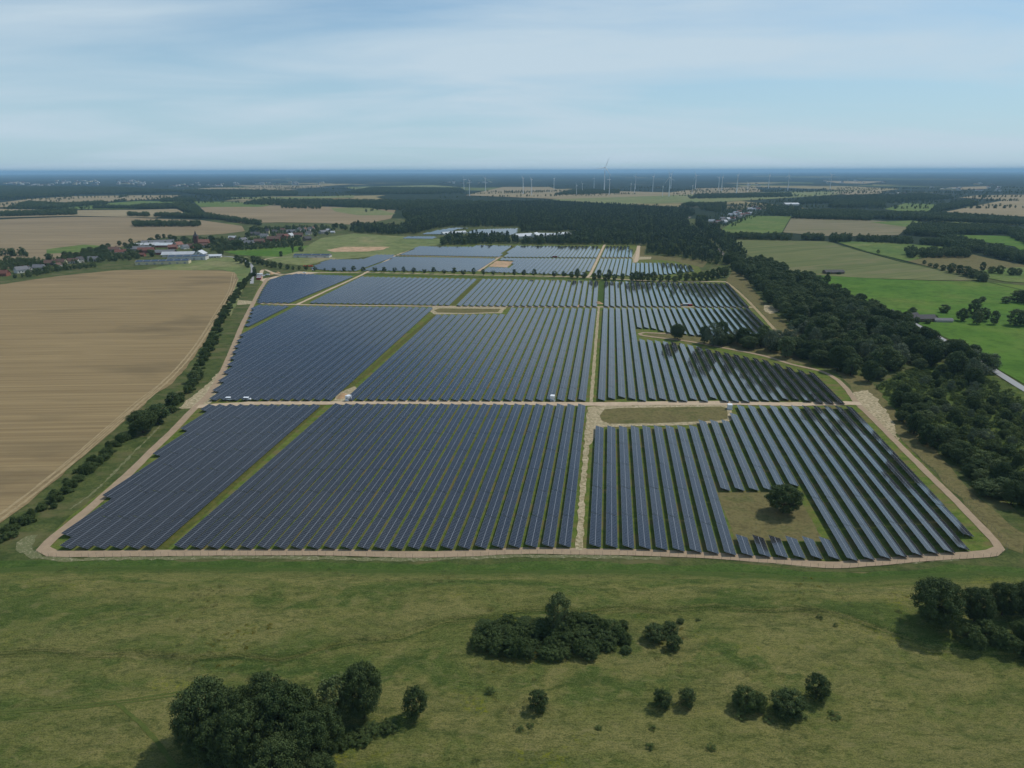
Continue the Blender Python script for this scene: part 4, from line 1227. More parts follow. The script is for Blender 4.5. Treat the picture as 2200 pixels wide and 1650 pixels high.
# ---- wood belt along the park's far side, singly planted
BELT = [(1548, 560), (1575, 556), (1600, 572), (1640, 566), (1680, 582), (1700, 600), (1740, 606), (1765, 622), (1830, 650), (1870, 668), (1900, 690), (1950, 705), (1985, 735), (2060, 765), (2110, 780), (2140, 812), (2090, 830), (2000, 800), (1950, 795), (1900, 800), (1890, 830), (1850, 815), (1800, 800), (1740, 782), (1690, 770), (1640, 756), (1560, 746), (1500, 742), (1492, 734), (1560, 732), (1640, 735), (1690, 738), (1730, 745), (1740, 730), (1700, 700), (1668, 670), (1640, 640), (1610, 612), (1585, 590)]
GW = "trees of the wood belt"
rr = random.Random(21)
bp = fill_poly(BELT, 11.0, 8)
bp = bp[np.argsort(np.hypot(bp[:, 0], bp[:, 1]))]
print("BELT", len(bp))
WOODN = 190
for p in bp[:WOODN]:
    k = rr.choice(('tree', 'tree', 'tree', 'oak', 'willow') if rr.random() < 0.4 else ('tree', 'oak'))
    hh = rr.uniform(8, 20)
    size = "low" if hh < 11 else "tall" if hh > 16 else "mid-height"
    look = {'oak': "broad dark", 'tree': "leafy green", 'willow': "pale grey-green"}[k]
    plant(k, p[0], p[1], hh, rr.uniform(11, 18), f"{size} {look} tree in the wood belt beside the solar park", f"{size} {look} trees of the wood belt", rnd=rr)
if len(bp) > WOODN:
    rs = np.random.default_rng(3)
    scatter("wood_belt", bp[WOODN:], rs.uniform(0.75, 1.15, len(bp) - WOODN), ['tree'], "far part of the dense wood belt along the railway", "wood", 4)
# lower part of the belt: trees over the scrub
LOW = [(1895, 850), (1940, 862), (1985, 900), (2030, 940), (2060, 975), (2120, 1010), (2220, 1060), (2400, 1130), (2400, 1190), (2230, 1130), (2150, 1090), (2090, 1050), (2040, 1000), (1990, 965), (1945, 915), (1905, 880)]
for p in fill_poly(LOW, 7.8, 31):
    k = rr.choice(('tree', 'darkbush', 'oak'))
    plant(k, p[0], p[1], rr.uniform(6, 14), rr.uniform(8, 13), "dark tree at the scrub edge overlooking the park fence", "scrub edge trees", rnd=rr)
SCR = [(1885, 835), (1950, 800), (2050, 800), (2130, 825), (2220, 880), (2400, 960), (2400, 1110), (2200, 1060), (2080, 985), (2000, 925), (1930, 870)]
sp = fill_poly(SCR, 5.4, 17)
sp = sp[np.argsort(np.hypot(sp[:, 0], sp[:, 1]))]
scatter("scrub_thicket", sp[130:], np.random.default_rng(6).uniform(0.8, 1.7, len(sp) - 130), ['scrub'], "overgrown green scrub between wood belt and country road", "scrub", 7)
print("SCRUB", len(sp))
for p in sp[:130]:
    k = rr.choice(('scrub', 'scrub', 'scrub', 'scrub', 'bush'))
    s = rr.uniform(0.7, 1.8)
    plant(k, p[0], p[1], 2.6 * s, 4.6 * s, "green bush in the overgrown scrub between fence and road", "scrub bushes", rnd=rr, name="scrub_bush")

for p in fill_poly([(1960, 815), (2060, 812), (2130, 840), (2220, 900), (2300, 980), (2200, 1030), (2090, 960), (2000, 890)], 13.0, 71):
    plant(rr.choice(('tree', 'oak', 'willow')), p[0], p[1], rr.uniform(4.5, 9), rr.uniform(5, 9), "young tree standing clear of the overgrown scrub by the road", "young trees in the scrub", rnd=rr, name="young_tree")
# trees in the pastures beyond the belt
GP = "trees in the bright pasture"
for a in ((1958, 683, 11, 11), (2028, 672, 9, 12), (2066, 690, 13, 13), (2092, 680, 18, 14), (2110, 690, 14, 13), (2098, 697, 13, 12), (2135, 698, 14, 10), (2180, 700, 16, 18), (2200, 700, 15, 15), (2110, 648, 6, 9), (2185, 650, 14, 18), (2205, 652, 18, 18), (2160, 652, 8, 12)):
    plant_px('tree', *a, "round dark tree in the bright pasture beyond the wood belt", GP)
for a in ((1753, 609, 10, 9), (1776, 609, 12, 11), (1764, 614, 7, 9)):
    plant_px('tree', *a, "roadside tree at the edge of the bright pasture", "roadside trees at the bright pasture")
plant_px('small', 1886, 546, 8, 7, "lone small tree beside the field drain")
for a in ((1985, 568, 7, 7), (1998, 573, 6, 7), (2010, 577, 8, 9), (2025, 582, 9, 10), (2043, 587, 15, 14), (2060, 590, 14, 13), (2075, 594, 15, 16), (2090, 598, 13, 15), (2105, 603, 14, 16), (2112, 606, 12, 14), (2110, 583, 14, 10), (2130, 588, 11, 12), (2148, 589, 13, 12), (2172, 592, 12, 12), (2186, 592, 11, 11)):
    plant_px('tree', *a, "tree in the loose row along the field drain", "trees along the field drain")

for a in ((1930, 688, 7, 9), (1968, 694, 6, 8), (1992, 696, 5, 8), (2008, 690, 6, 7), (1940, 694, 8, 9)):
    plant_px('tree', *a, "low tree hugging the pasture farmhouse", "farmhouse trees", name='farmhouse_tree')
for a in ((1780, 590, 4, 6), (1802, 590, 4, 7)):
    plant_px('bush', *a, "bush beside the low field barn", "field barn bushes")
# ---- distant woods (uncountable)
HAMLET = [(1520, 492), (1518, 470), (1580, 440), (1645, 436), (1650, 460), (1575, 488)]
HALLS = [[(1090, 520), (1110, 500), (1240, 497), (1235, 512), (1180, 518)]]
wood("hamlet_gardens", [HAMLET], 22.0, 0.35, 0.7, ['far'], "garden trees scattered between the far hamlet's houses", 67, cat="trees")
wood("hall_hedge", [[(1110, 524), (1240, 524), (1240, 521), (1112, 520)], [(1222, 512), (1240, 514), (1238, 500), (1224, 503)]], 9.0, 0.45, 0.7, ['far'], "low tree screen in front of the white halls", 68, cat="trees")
wood("village_greenery", [[(0, 590), (60, 582), (120, 574), (210, 566), (300, 560), (300, 545), (240, 545), (190, 550), (100, 558), (0, 568)], [(240, 545), (330, 548), (330, 518), (300, 522)], [(330, 525), (420, 535), (540, 532), (650, 524), (640, 512), (560, 514), (450, 514), (380, 514)], [(530, 508), (720, 500), (720, 492), (640, 488), (540, 494)], [(60, 596), (120, 584), (210, 576), (205, 573), (120, 579), (55, 590)]], 11.0, 0.28, 0.62, ['far'], "gardens, hedges and low trees filling the village", 69, cat="trees")
wood("distant_wood", [[(1945, 555), (2080, 555), (2086, 548), (1945, 545)],
                      [(2080, 545), (2110, 545), (2110, 530), (2060, 518), (2020, 520), (2030, 532)],
                      [(2120, 550), (2220, 575), (2220, 560), (2150, 540), (2110, 540)],
                      [(1940, 505), (2040, 512), (2060, 505), (2180, 504), (2150, 492), (1960, 488)],
                      [(2165, 508), (2230, 540), (2230, 510), (2180, 495)],
                      [(1700, 470), (1870, 475), (1880, 462), (1820, 456), (1720, 456)],
                      [(1870, 470), (2200, 485), (2200, 475), (2000, 462), (1880, 462)],
                      [(1780, 446), (1900, 446), (1900, 438), (1800, 436)],
                      [(2000, 458), (2100, 440), (2080, 434), (2010, 446)]],
     9.0, 0.75, 1.2, ['far'], "dark distant copses between the far pastures", 61)
wood("hedge_trees", [[(1535, 513), (1700, 518), (1700, 512), (1540, 508)], [(1722, 516), (1770, 518), (1770, 513), (1724, 512)], [(1780, 521), (1826, 522), (1826, 512), (1784, 512)], [(1840, 520), (1960, 526), (1960, 520), (1842, 515)], [(1975, 527), (2040, 530), (2040, 523), (1980, 522)]],
     8.0, 0.6, 1.05, ['far'], "dark tree row across the far meadows", 62)
wood("pine_forest", [[(850, 497), (880, 478), (862, 462), (930, 452), (1100, 438), (1180, 436), (1350, 446), (1480, 452), (1492, 462), (1474, 468), (1480, 486), (1500, 504), (1530, 530), (1552, 552), (1540, 572), (1500, 562), (1440, 551), (1390, 546), (1390, 528), (1300, 527), (1120, 525), (1160, 514), (1118, 506), (1120, 488), (960, 488), (930, 494), (890, 505)],
                     [(942, 528), (1012, 528), (1030, 524.5), (1115, 524.5), (1112, 512), (960, 512)],
                     [(1495, 470), (1560, 478), (1540, 500), (1562, 512), (1600, 545), (1605, 568), (1590, 570), (1560, 545), (1520, 512), (1496, 490)],
                     [(752, 500), (860, 506), (880, 500), (845, 490), (760, 487)]],
     9.5, 0.55, 1.2, ['pine', 'far'], "dark pine forest spreading behind the solar park", 63, clear=[HAMLET] + HALLS)
wood("far_forest", [[(520, 440), (600, 442), (720, 444), (850, 452), (930, 452), (1100, 438), (960, 434), (740, 433), (560, 432)],
                    [(605, 448), (690, 450), (690, 446), (610, 444)],
                    [(0, 418), (0, 428), (80, 424), (160, 418), (330, 416), (400, 412), (250, 404), (0, 402)],
                    [(380, 414), (480, 424), (640, 420), (640, 413), (500, 410), (400, 410)],
                    [(740, 416), (900, 418), (1000, 414), (990, 406), (800, 404)],
                    [(1190, 420), (1330, 416), (1330, 410), (1230, 410)],
                    [(1480, 428), (1700, 424), (1700, 418), (1500, 420)],
                    [(1560, 462), (1700, 466), (1720, 450), (1640, 444), (1500, 450)],
                    [(1700, 440), (1900, 436), (2050, 428), (1980, 418), (1800, 424), (1720, 430)],
                    [(1460, 446), (1560, 446), (1560, 440), (1470, 440)]],
     17.0, 0.8, 1.25, ['far'], "bluish far forest on the plain towards the horizon", 64, clear=[HAMLET])
wood("country_trees", [[(25, 448), (140, 449), (160, 443), (60, 436)], [(130, 447), (230, 440), (220, 436), (120, 442)], [(0, 466), (165, 462), (165, 456), (0, 460)],
                       [(285, 488), (430, 488), (430, 483), (290, 482)], [(280, 448), (370, 448), (400, 440), (300, 444)], [(365, 444), (420, 462), (440, 466), (420, 446), (390, 436)],
                       [(420, 464), (500, 478), (560, 486), (562, 482), (500, 473), (440, 463)], [(275, 465), (320, 466), (320, 463), (276, 462)], [(330, 466), (450, 470), (450, 466), (340, 463)],
                       [(345, 434), (420, 434), (420, 430), (350, 430)], [(200, 449), (350, 449), (350, 447), (210, 447)], [(0, 551), (60, 553), (60, 549), (0, 548)]],
     9.0, 0.6, 1.15, ['far'], "hedgerows and copses among the tan fields", 65)

def far_hedges():
    rng = np.random.default_rng(88)
    out = []
    for i in range(120):
        px = rng.uniform(-60, 2260); py = rng.choice([rng.uniform(398, 425), rng.uniform(405, 452)])
        if 850 < px < 1500 and py > 428: continue
        c = W(px, py); D = math.hypot(c.x, c.y)
        a = rng.normal(0.1, 0.35) + (1.5 if rng.random() < 0.2 else 0)
        L = rng.uniform(0.06, 0.22) * D
        n = int(L / rng.uniform(9, 22))
        for k in range(n):
            t = (k / max(1, n) - .5) * L + rng.normal() * 6
            if rng.random() < 0.12: continue
            out.append((c.x + math.cos(a) * t + rng.normal() * 4, c.y + math.sin(a) * t + rng.normal() * 4, 0))
    pts = np.array(out)
    scatter("far_hedgerows", pts, rng.uniform(0.45, 1.1, len(pts)), ['far'], "thin far hedgerows and tree lines across the plain", "hedgerow", 12)
far_hedges()

wood("garden_hedge", [[(50, 600), (110, 588), (150, 580), (205, 577), (205, 574), (150, 576), (105, 582), (45, 594)], [(0, 578), (60, 574), (100, 566), (60, 560), (0, 564)], [(136, 566), (190, 560), (235, 552), (235, 538), (190, 544), (140, 556)], [(452, 542), (540, 538), (650, 530), (650, 527), (540, 533), (455, 536)], [(490, 534), (520, 532), (520, 520), (492, 522)]], 7.0, 0.3, 0.6, ['far'], "dense dark hedges and garden trees along the village edge", 70, cat="hedge")
# ------------------------------------------------------------------ buildings
def mat_plain(name, rgb, rough=0.8, spec=0.2, var=0.2, s=0.6):
    m = material(name, RGB(*rgb), rough, spec)
    t = NT(m)
    tcn = t.n("ShaderNodeTexCoord")
    oi = t.n("ShaderNodeObjectInfo")
    n = t.noise(tcn.outputs['Object'], s, 5, 0.6)
    c = RGB(*rgb)
    d = tuple(x * (1 - var) for x in c[:3]) + (1,)
    col = t.mix(t.ramp(n, [(0.35, BW(0)), (0.65, BW(1))]), c, d)
    col = t.mix(t.math('MULTIPLY', oi.outputs['Random'], 0.35), col, tuple(x * 0.7 for x in c[:3]) + (1,))
    t.color(col)
    return m
for k, c in dict(w_white=(214, 212, 204), w_cream=(216, 204, 166), w_grey=(168, 164, 156), w_brick=(142, 92, 74), w_brown=(120, 104, 88),
                 r_red=(124, 82, 70), r_brown=(112, 88, 76), r_grey=(120, 120, 122), r_dark=(82, 80, 80), r_pale=(190, 192, 194), r_orange=(144, 102, 88), r_tin=(206, 210, 212)).items():
    M[k] = mat_plain(k.replace('w_', 'wall_').replace('r_', 'roof_'), c)
M['window'] = material("window_glass", (0.02, 0.025, 0.03, 1), 0.15, 0.6)
M['doorwood'] = material("painted_door", RGB(92, 70, 54), 0.7)
M['whitepaint'] = material("white_paint", RGB(232, 234, 236), 0.45, 0.4)
M['brick_dark'] = mat_plain("dark_brick", (112, 78, 66), var=0.35, s=1.5)
M['roofpv'] = material("roof_solar", (0.02, 0.028, 0.05, 1), 0.15, 0.5)

HOUSE = {}
def house_meshes(gl, L=12.0, Wd=9.0, hw=4.2, hr=4.0):
    """gabled house centred on the origin, ridge along x"""
    wl = MB()
    x0, x1, y0, y1 = -L / 2, L / 2, -Wd / 2, Wd / 2
    wl.quad((x0, y0, -.3), (x1, y0, -.3), (x1, y0, hw), (x0, y0, hw)); wl.quad((x1, y1, -.3), (x0, y1, -.3), (x0, y1, hw), (x1, y1, hw))
    for x, s in ((x0, -1), (x1, 1)):
        pts = [(x, y0, -.3), (x, y1, -.3), (x, y1, hw), (x, 0, hw + hr), (x, y0, hw)]
        wl.face(pts if s > 0 else pts[::-1])
    rf = MB()
    o, th = 0.5, 0.25
    sl = hr / (Wd / 2)
    for s in (-1, 1):
        e = s * (Wd / 2 + o); ze = hw - o * sl
        a = [(x0 - o, e, ze), (x1 + o, e, ze), (x1 + o, 0, hw + hr + .02), (x0 - o, 0, hw + hr + .02)]
        b = [(x, y, z + th) for x, y, z in a]
        for q in (b, a[::-1]): rf.face(q if s < 0 else q[::-1])
        for i in range(4):
            j = (i + 1) % 4
            rf.quad(a[i], a[j], b[j], b[i])
    ch = MB(); ch.box(L * .18, L * .18 + .8, -.4, .4, hw + hr * .6, hw + hr + 1.3)
    wn = []
    for s in (-1, 1):
        for x in (-L * .32, -L * .05, L * .3):
            b = MB(); yy = s * Wd / 2
            b.box(x - .6, x + .6, min(yy, yy + s * .06), max(yy, yy + s * .06), 1.0, 2.5); wn.append(b)
    for s in (-1, 1):
        b = MB(); xx = s * L / 2
        b.box(min(xx, xx + s * .06), max(xx, xx + s * .06), -.6, .6, hw + .4, hw + 1.8); wn.append(b)
    dr = MB(); dr.box(L * .1, L * .1 + 1.1, -Wd / 2 - .07, -Wd / 2, 0, 2.1)
    return wl, rf, ch, wn, dr
_h = house_meshes(None)
def house(px, py, L, Wd, H, rot, wall, roof, label, group=None, name='village_house', cat='house', z=0.3, chimney=True, windows=True):
    p = W(px, py)
    key = (wall, roof)
    if key not in HOUSE:
        wl, rf, ch, wn, dr = _h
        HOUSE[key] = (wl.mesh("wall", [M[wall]]), rf.mesh("roof", [M[roof]]), ch.mesh("chimney", [M['brick_dark']]),
                      [w.mesh("window", [M['window']]) for w in wn], dr.mesh("door", [M['doorwood']]))
    wl, rf, ch, wn, dr = HOUSE[key]
    root = empty(name, (p.x, p.y, z), rot, (L / 12.0, Wd / 9.0, H / 8.2))
    tag(root, label, cat, group)
    link('wall', wl, root)
    r = link('roof', rf, root)
    if chimney: link('chimney', ch, r)
    if windows:
        for w in wn: link('window', w, root)
        link('door', dr, root)
    return root

VG = "village houses"
LAB = {'r_red': "red-roofed {w} house among the village gardens", 'r_brown': "brown-roofed {w} house among the village gardens", 'r_grey': "grey-roofed {w} house among the village gardens",
       'r_dark': "dark-roofed {w} house among the village gardens", 'r_pale': "pale-roofed {w} house among the village gardens", 'r_orange': "orange-roofed {w} house among the village gardens"}
WN = {'w_white': 'white', 'w_cream': 'cream', 'w_grey': 'grey', 'w_brick': 'brick', 'w_brown': 'brown'}
rr = random.Random(44)
for (x, y, L, Wd, H, rot, wl, rf) in (
        (7, 593, 15, 10, 8, 5, 'w_brick', 'r_red'), (47, 586, 16, 10, 9, 60, 'w_white', 'r_grey'), (60, 584, 12, 9, 8, -20, 'w_grey', 'r_grey'), (85, 580, 15, 10, 8, 15, 'w_grey', 'r_grey'), (108, 570, 14, 10, 8, 20, 'w_brown', 'r_brown'), (132, 569, 15, 11, 9, 8, 'w_cream', 'r_brown'), (125, 573, 8, 8, 6, 80, 'w_white', 'r_brown'),
        (158, 566, 15, 10, 8, 20, 'w_white', 'r_brown'), (172, 564, 11, 9, 9, 80, 'w_white', 'r_dark'), (203, 561, 17, 10, 7.5, 12, 'w_white', 'r_grey'), (246, 540, 18, 11, 8, 5, 'w_grey', 'r_brown'), (260, 546, 17, 11, 8, 18, 'w_white', 'r_red'), (306, 551, 10, 8, 6, 0, 'w_brick', 'r_red'), (384, 531, 15, 11, 10, 70, 'w_white', 'r_orange'), (372, 535, 15, 10, 8, 10, 'w_brick', 'r_orange'), (398, 535, 12, 9, 8, 65, 'w_white', 'r_grey'), (410, 533, 14, 10, 8, 5, 'w_brick', 'r_brown'),
        (440, 532, 18, 11, 8, 8, 'w_white', 'r_brown'), (500, 514, 15, 9, 7, 5, 'w_grey', 'r_pale'), (497, 520, 12, 9, 7, 10, 'w_brick', 'r_brown'), (523, 519, 15, 10, 8, 75, 'w_white', 'r_grey'), (536, 526, 18, 11, 8.5, 10, 'w_grey', 'r_grey'), (549, 506, 20, 11, 8, 8, 'w_grey', 'r_dark'), (558, 523, 20, 12, 9, 12, 'w_brick', 'r_brown'), (568, 510, 16, 11, 8, 5, 'w_white', 'r_grey'), (575, 502, 8, 8, 11, 0, 'w_cream', 'r_dark'), (589, 518, 26, 12, 10, 12, 'w_brick', 'r_brown'), (603, 510, 14, 9, 8, 10, 'w_white', 'r_brown'), (614, 512, 14, 11, 9, 70, 'w_brick', 'r_red'), (624, 510, 18, 12, 9, 75, 'w_white', 'r_pale'),
        (641, 509, 20, 12, 9, 10, 'w_brown', 'r_brown'), (626, 501, 20, 11, 8, 8, 'w_grey', 'r_grey'), (643, 497, 11, 9, 9, 85, 'w_white', 'r_dark'), (655, 497, 11, 9, 9, 85, 'w_white', 'r_brown'), (664, 496, 11, 9, 9, 80, 'w_white', 'r_dark'), (672, 494, 11, 9, 8, 80, 'w_white', 'r_brown'), (663, 504, 12, 9, 8, 60, 'w_white', 'r_dark'), (660, 517, 15, 11, 9, 60, 'w_brown', 'r_dark'), (695, 502, 20, 12, 8, 50, 'w_grey', 'r_grey'), (706, 497, 10, 8, 6, 0, 'w_white', 'r_pale'), (715, 501, 10, 7, 5, 0, 'w_white', 'r_pale'), (608, 497, 12, 9, 7, 0, 'w_cream', 'r_brown'), (590, 500, 12, 9, 7, 20, 'w_white', 'r_dark'), (817, 489, 18, 11, 7, 0, 'w_cream', 'r_orange'), (840, 487, 22, 12, 7, 5, 'w_cream', 'r_orange'), (880, 486, 16, 10, 7, 0, 'w_cream', 'r_dark'), (893, 487, 12, 10, 7, 70, 'w_cream', 'r_dark')):
    house(x, y, L, Wd, H, R(rot + rr.uniform(-8, 8)), wl, rf, LAB[rf].format(w=WN[wl]), VG)
BG = "farm barns of the village"
for (x, y, L, Wd, H, rot, wl, rf, lab) in (
        (302, 539, 38, 16, 8, 8, 'w_grey', 'r_grey', "wide grey barn beside the red barn in the farmyard"),
        (315, 543, 26, 14, 9, 12, 'w_brick', 'r_red', "red-roofed brick barn in the farmyard"),
        (340, 525, 56, 18, 8, 22, 'w_grey', 'r_grey', "long grey barn at the back of the farmyard"),
        (316, 530, 40, 16, 7, 22, 'w_grey', 'r_pale', "pale-roofed long barn in the farmyard"),
        (355, 531, 30, 16, 8, 2, 'w_brick', 'r_tin', "white-roofed barn above the farmyard"),
        (356, 547, 32, 15, 8, 5, 'w_brick', 'r_grey', "grey-roofed brick barn beside the long solar shed"),
        (1790, 588, 26, 12, 5, 4, 'w_brown', 'r_dark', "low dark-roofed field barn in the hay meadow"),
        (1905, 683, 16, 10, 7, 30, 'w_white', 'r_grey', "white farmhouse half hidden in the wood belt"),
        (1955, 690, 15, 10, 7.5, 20, 'w_white', 'r_dark', "white farmhouse beside the round pasture tree"),
        (1985, 690, 18, 10, 6, 5, 'w_brown', 'r_dark', "dark outbuilding behind the pasture farmhouse"),
        (2025, 692, 16, 6, 3.5, -5, 'w_grey', 'r_grey', "low grey shelter on the pasture track")):
    house(x, y, L, Wd, H, R(rot), wl, rf, lab, BG, name='barn', cat='barn', chimney=False, windows=False, z=0.5)
# white halls in the forest clearing
for (x, y, L, Wd, H, rot, lab) in ((1124, 511, 40, 22, 9, 35, "white hall with gabled tin roof at the clearing's edge"), (1150, 510, 22, 16, 10, 70, "narrow white hall between two wider white halls"), (1173, 509, 40, 20, 8, -10, "wide white hall showing its roof above the trees"), (1211, 507, 30, 18, 8, 40, "white hall deepest in the pine forest"), (1046, 510, 42, 26, 8, 5, "pale blue-roofed hall beside the forest panels")):
    house(x, y, L, Wd, H, R(rot), 'w_white', 'r_tin', lab, "halls in the forest clearing", name='storage_hall', cat='hall', chimney=False, windows=False, z=0.5)
# long white factory building in the clearing
house(975, 503, 60, 12, 6, R(38), 'w_white', 'r_tin', "long white building on the slope beside the forest panels", None, name='long_building', cat='building', chimney=False, windows=False)

def flat_shed(px, py, L, Wd, H, rot, wall, roof, label, bays=6, name='long_shed'):
    p = W(px, py)
    root = empty(name, (p.x, p.y, 0.3), R(rot)); tag(root, label, 'shed')
    b = MB(); b.box(-L / 2, L / 2, -Wd / 2, Wd / 2, -.3, H, skip='t'); b.build('wall', M[wall], root)
    r = MB(); r.prism([(-Wd / 2 - .6, H - .1), (Wd / 2 + .6, H - .1), (Wd / 2 + .6, H + .1), (0, H + 1.9), (-Wd / 2 - .6, H + .1)], -L / 2 - .5, L / 2 + .5)
    ro = r.build('roof', M['r_grey'], root); ro.rotation_euler = (0, 0, R(90))
    for i in range(bays):
        w = L / bays
        q = MB(); sl = 1.8 / (Wd / 2 + .6)
        x0, x1 = -L / 2 + i * w + .7, -L / 2 + (i + 1) * w - .7
        for s in (-1, 1):
            y0, y1 = s * (Wd / 2 + .2), s * .4
            z0, z1 = H + 1.9 - abs(y0) * sl + .08, H + 1.9 - abs(y1) * sl + .08
            a = [(x0, y0, z0), (x1, y0, z0), (x1, y1, z1), (x0, y1, z1)]
            q.face(a if s < 0 else a[::-1])
        q.build('solar_array', M[roof], ro).rotation_euler = (0, 0, R(-90))
    for i in range(bays):
        x = -L / 2 + (i + .5) * L / bays
        d = MB(); d.box(x - 1.6, x + 1.6, -Wd / 2 - .08, -Wd / 2, .2, H * .62); d.build('gate', M['w_grey'], root)
    return root
flat_shed(352, 567, 78, 18, 5, 12, 'w_cream', 'roofpv', "long pale shed with solar roof at the village edge", 7)
flat_shed(405, 558, 60, 20, 6, 8, 'w_white', 'roofpv', "white-walled shed joined to the arched workshop", 5)
flat_shed(672, 553, 62, 14, 4, -3, 'w_white', 'roofpv', "free-standing shed with four solar roof bays and white gable", 4)
house(385, 551, 50, 16, 8, R(8), 'w_white', 'r_pale', "zigzag-roofed white workshop behind the long shed", None, name='workshop', cat='workshop', chimney=False)
house(431, 551, 20, 16, 10, R(95), 'w_white', 'r_tin', "arched white workshop end at the village edge", None, name='workshop', cat='workshop', chimney=False)
house(459, 553, 26, 10, 5, R(8), 'w_white', 'r_tin', "low white annex beside the arched workshop", None, name='workshop_annex', cat='workshop', chimney=False)

def church():
    p = W(423, 528)
    root = empty("church", (p.x, p.y, 0.3), R(8)); tag(root, "village church with dark brick tower and pointed cap", "church")
    t = MB(); t.box(-4, 4, -4, 4, -.3, 19); tw = t.build('tower', M['brick_dark'], root)
    c = MB()
    for a, b in (((-4.3, -4.3), (4.3, -4.3)), ((4.3, -4.3), (4.3, 4.3)), ((4.3, 4.3), (-4.3, 4.3)), ((-4.3, 4.3), (-4.3, -4.3))):
        c.face([(a[0], a[1], 19), (b[0], b[1], 19), (b[0] * .35, b[1] * .35, 23), (a[0] * .35, a[1] * .35, 23)])
        c.face([(a[0] * .35, a[1] * .35, 23), (b[0] * .35, b[1] * .35, 23), (0, 0, 30)])
    c.build('cap', M['r_dark'], tw)
    for s in (-1, 1):
        w = MB(); w.box(-.8, .8, min(s * 4, s * 4.08), max(s * 4, s * 4.08), 14, 17.5); w.build('sound_window', M['window'], tw)
        w = MB(); w.box(min(s * 4, s * 4.08), max(s * 4, s * 4.08), -.8, .8, 14, 17.5); w.build('sound_window', M['window'], tw)
    n = MB(); n.prism([(-5.5, -.3), (5.5, -.3), (5.5, 7), (0, 12), (-5.5, 7)], 0, 20); nv = n.build('nave', M['w_brick'], root, (4.05, 0, 0)); nv.rotation_euler = (0, 0, R(-90))
    r = MB(); r.prism([(-6.2, 6.5), (0, 12.05), (6.2, 6.5), (6.2, 6.8), (0, 12.45), (-6.2, 6.8)], -.2, 20.4); ro = r.build('nave_roof', M['r_orange'], root, (4.3, 0, 0)); ro.rotation_euler = (0, 0, R(-90))
    for i in range(4):
        w = MB(); w.box(6.5 + i * 4.6, 7.7 + i * 4.6, -5.58, -5.5, 2, 5.5); w.build('nave_window', M['window'], root)
church()

# far village on the right, and the town on the horizon
rr = random.Random(77)
for i in range(34):
    x = rr.uniform(1528, 1632); y = 484 - (x - 1528) * 0.36 + rr.uniform(-6, 7)
    house(x, y, rr.uniform(12, 18), rr.uniform(9, 11), rr.uniform(7, 9), R(rr.uniform(0, 180)), 'w_white', rr.choice(('r_brown', 'r_grey', 'r_pale', 'r_red')), "small white house in the far hamlet beside the railway wood", "hamlet houses", name='hamlet_house', windows=False, chimney=False, z=0.5)
house(1699, 441, 60, 25, 10, R(10), 'w_white', 'r_tin', "white shed far behind the hamlet", None, name='storage_shed', cat='shed', windows=False, chimney=False)
house(1685, 457, 20, 16, 10, R(40), 'w_white', 'r_tin', "small bright building at the end of the far wood", None, name='white_building', cat='building', windows=False, chimney=False)
def town(name, n, spots, label, seed):
    rnd = random.Random(seed); mb = MB()
    for i in range(n):
        x0, x1, y0, y1, s = rnd.choice(spots)
        p = W(rnd.uniform(x0, x1), rnd.uniform(y0, y1))
        L, Wd, H = rnd.uniform(15, 60) * s, rnd.uniform(12, 24) * s, rnd.uniform(6, 16) * s
        mi = rnd.choice((0, 0, 1, 2))
        mb.box(p.x - L / 2, p.x + L / 2, p.y - Wd / 2, p.y + Wd / 2, 0.5, H, mi, 't')
        mb.prism([(p.x - L / 2 - 1, H), (p.x + L / 2 + 1, H), (p.x, H + 4 * s)], p.y - Wd / 2 - 1, p.y + Wd / 2 + 1, rnd.choice((3, 4, 0)))
    o = mb.build(name, [M['w_white'], M['w_cream'], M['w_grey'], M['r_red'], M['r_grey']])
    tag(o, label, "town", kind='stuff')
town("distant_town", 130, [(120, 210, 388, 398, 1.3), (250, 310, 388, 399, 1.3), (10, 60, 392, 398, 1.2), (320, 480, 393, 401, 1.0), (500, 700, 392, 398, 1.0), (60, 120, 396, 400, .8)], "pale buildings of a far town below the horizon", 3)
town("distant_hamlets", 60, [(1900, 1960, 418, 422, .8), (1770, 1900, 388, 394, 1.0), (960, 1060, 391, 395, 1.0), (2000, 2150, 395, 412, .9), (1600, 1640, 395, 402, .7)], "scattered pale buildings far out on the plain", 5)

# ------------------------------------------------------------------ wind turbines
def turbine_blade(L):
    v = []; f = []
    secs = [(0.0, .030, .030, 0.4), (.08, .034, .026, .3), (.2, .062, .014, .2), (.5, .040, .008, .08), (.85, .022, .004, .02), (1.0, .006, .002, 0)]
    for s, c, t, tw in secs:
        for k in range(4):
            a = (0.5 * c, 0), (0, .5 * t), (-.5 * c, 0), (0, -.5 * t)
            x, y = a[k][0] * L, a[k][1] * L
            v.append((x * math.cos(tw) - y * math.sin(tw), x * math.sin(tw) + y * math.cos(tw), s * L))
    for i in range(len(secs) - 1):
        for k in range(4):
            j = (k + 1) % 4
            f.append((i * 4 + k, i * 4 + j, i * 4 + 4 + j, i * 4 + 4 + k))
    return mesh_np("blade", v, f, [M['whitepaint']], smooth=True)
def tower_mesh():
    mb = MB(); 
    for i in range(4):
        mb.tube((0, 0, i * .25 - (.005 if i == 0 else 0)), (0, 0, (i + 1) * .25), .024 * (1 - .14 * i), .024 * (1 - .14 * (i + 1)), 10, cap=(i == 3))
    return mb.mesh("tower", [M['whitepaint']], True)
ME_TOWER = tower_mesh()
_n = MB(); _n.box(-.016, .016, -.03, .07, -.016, .02); ME_NAC = _n.mesh("nacelle", [M['whitepaint']])
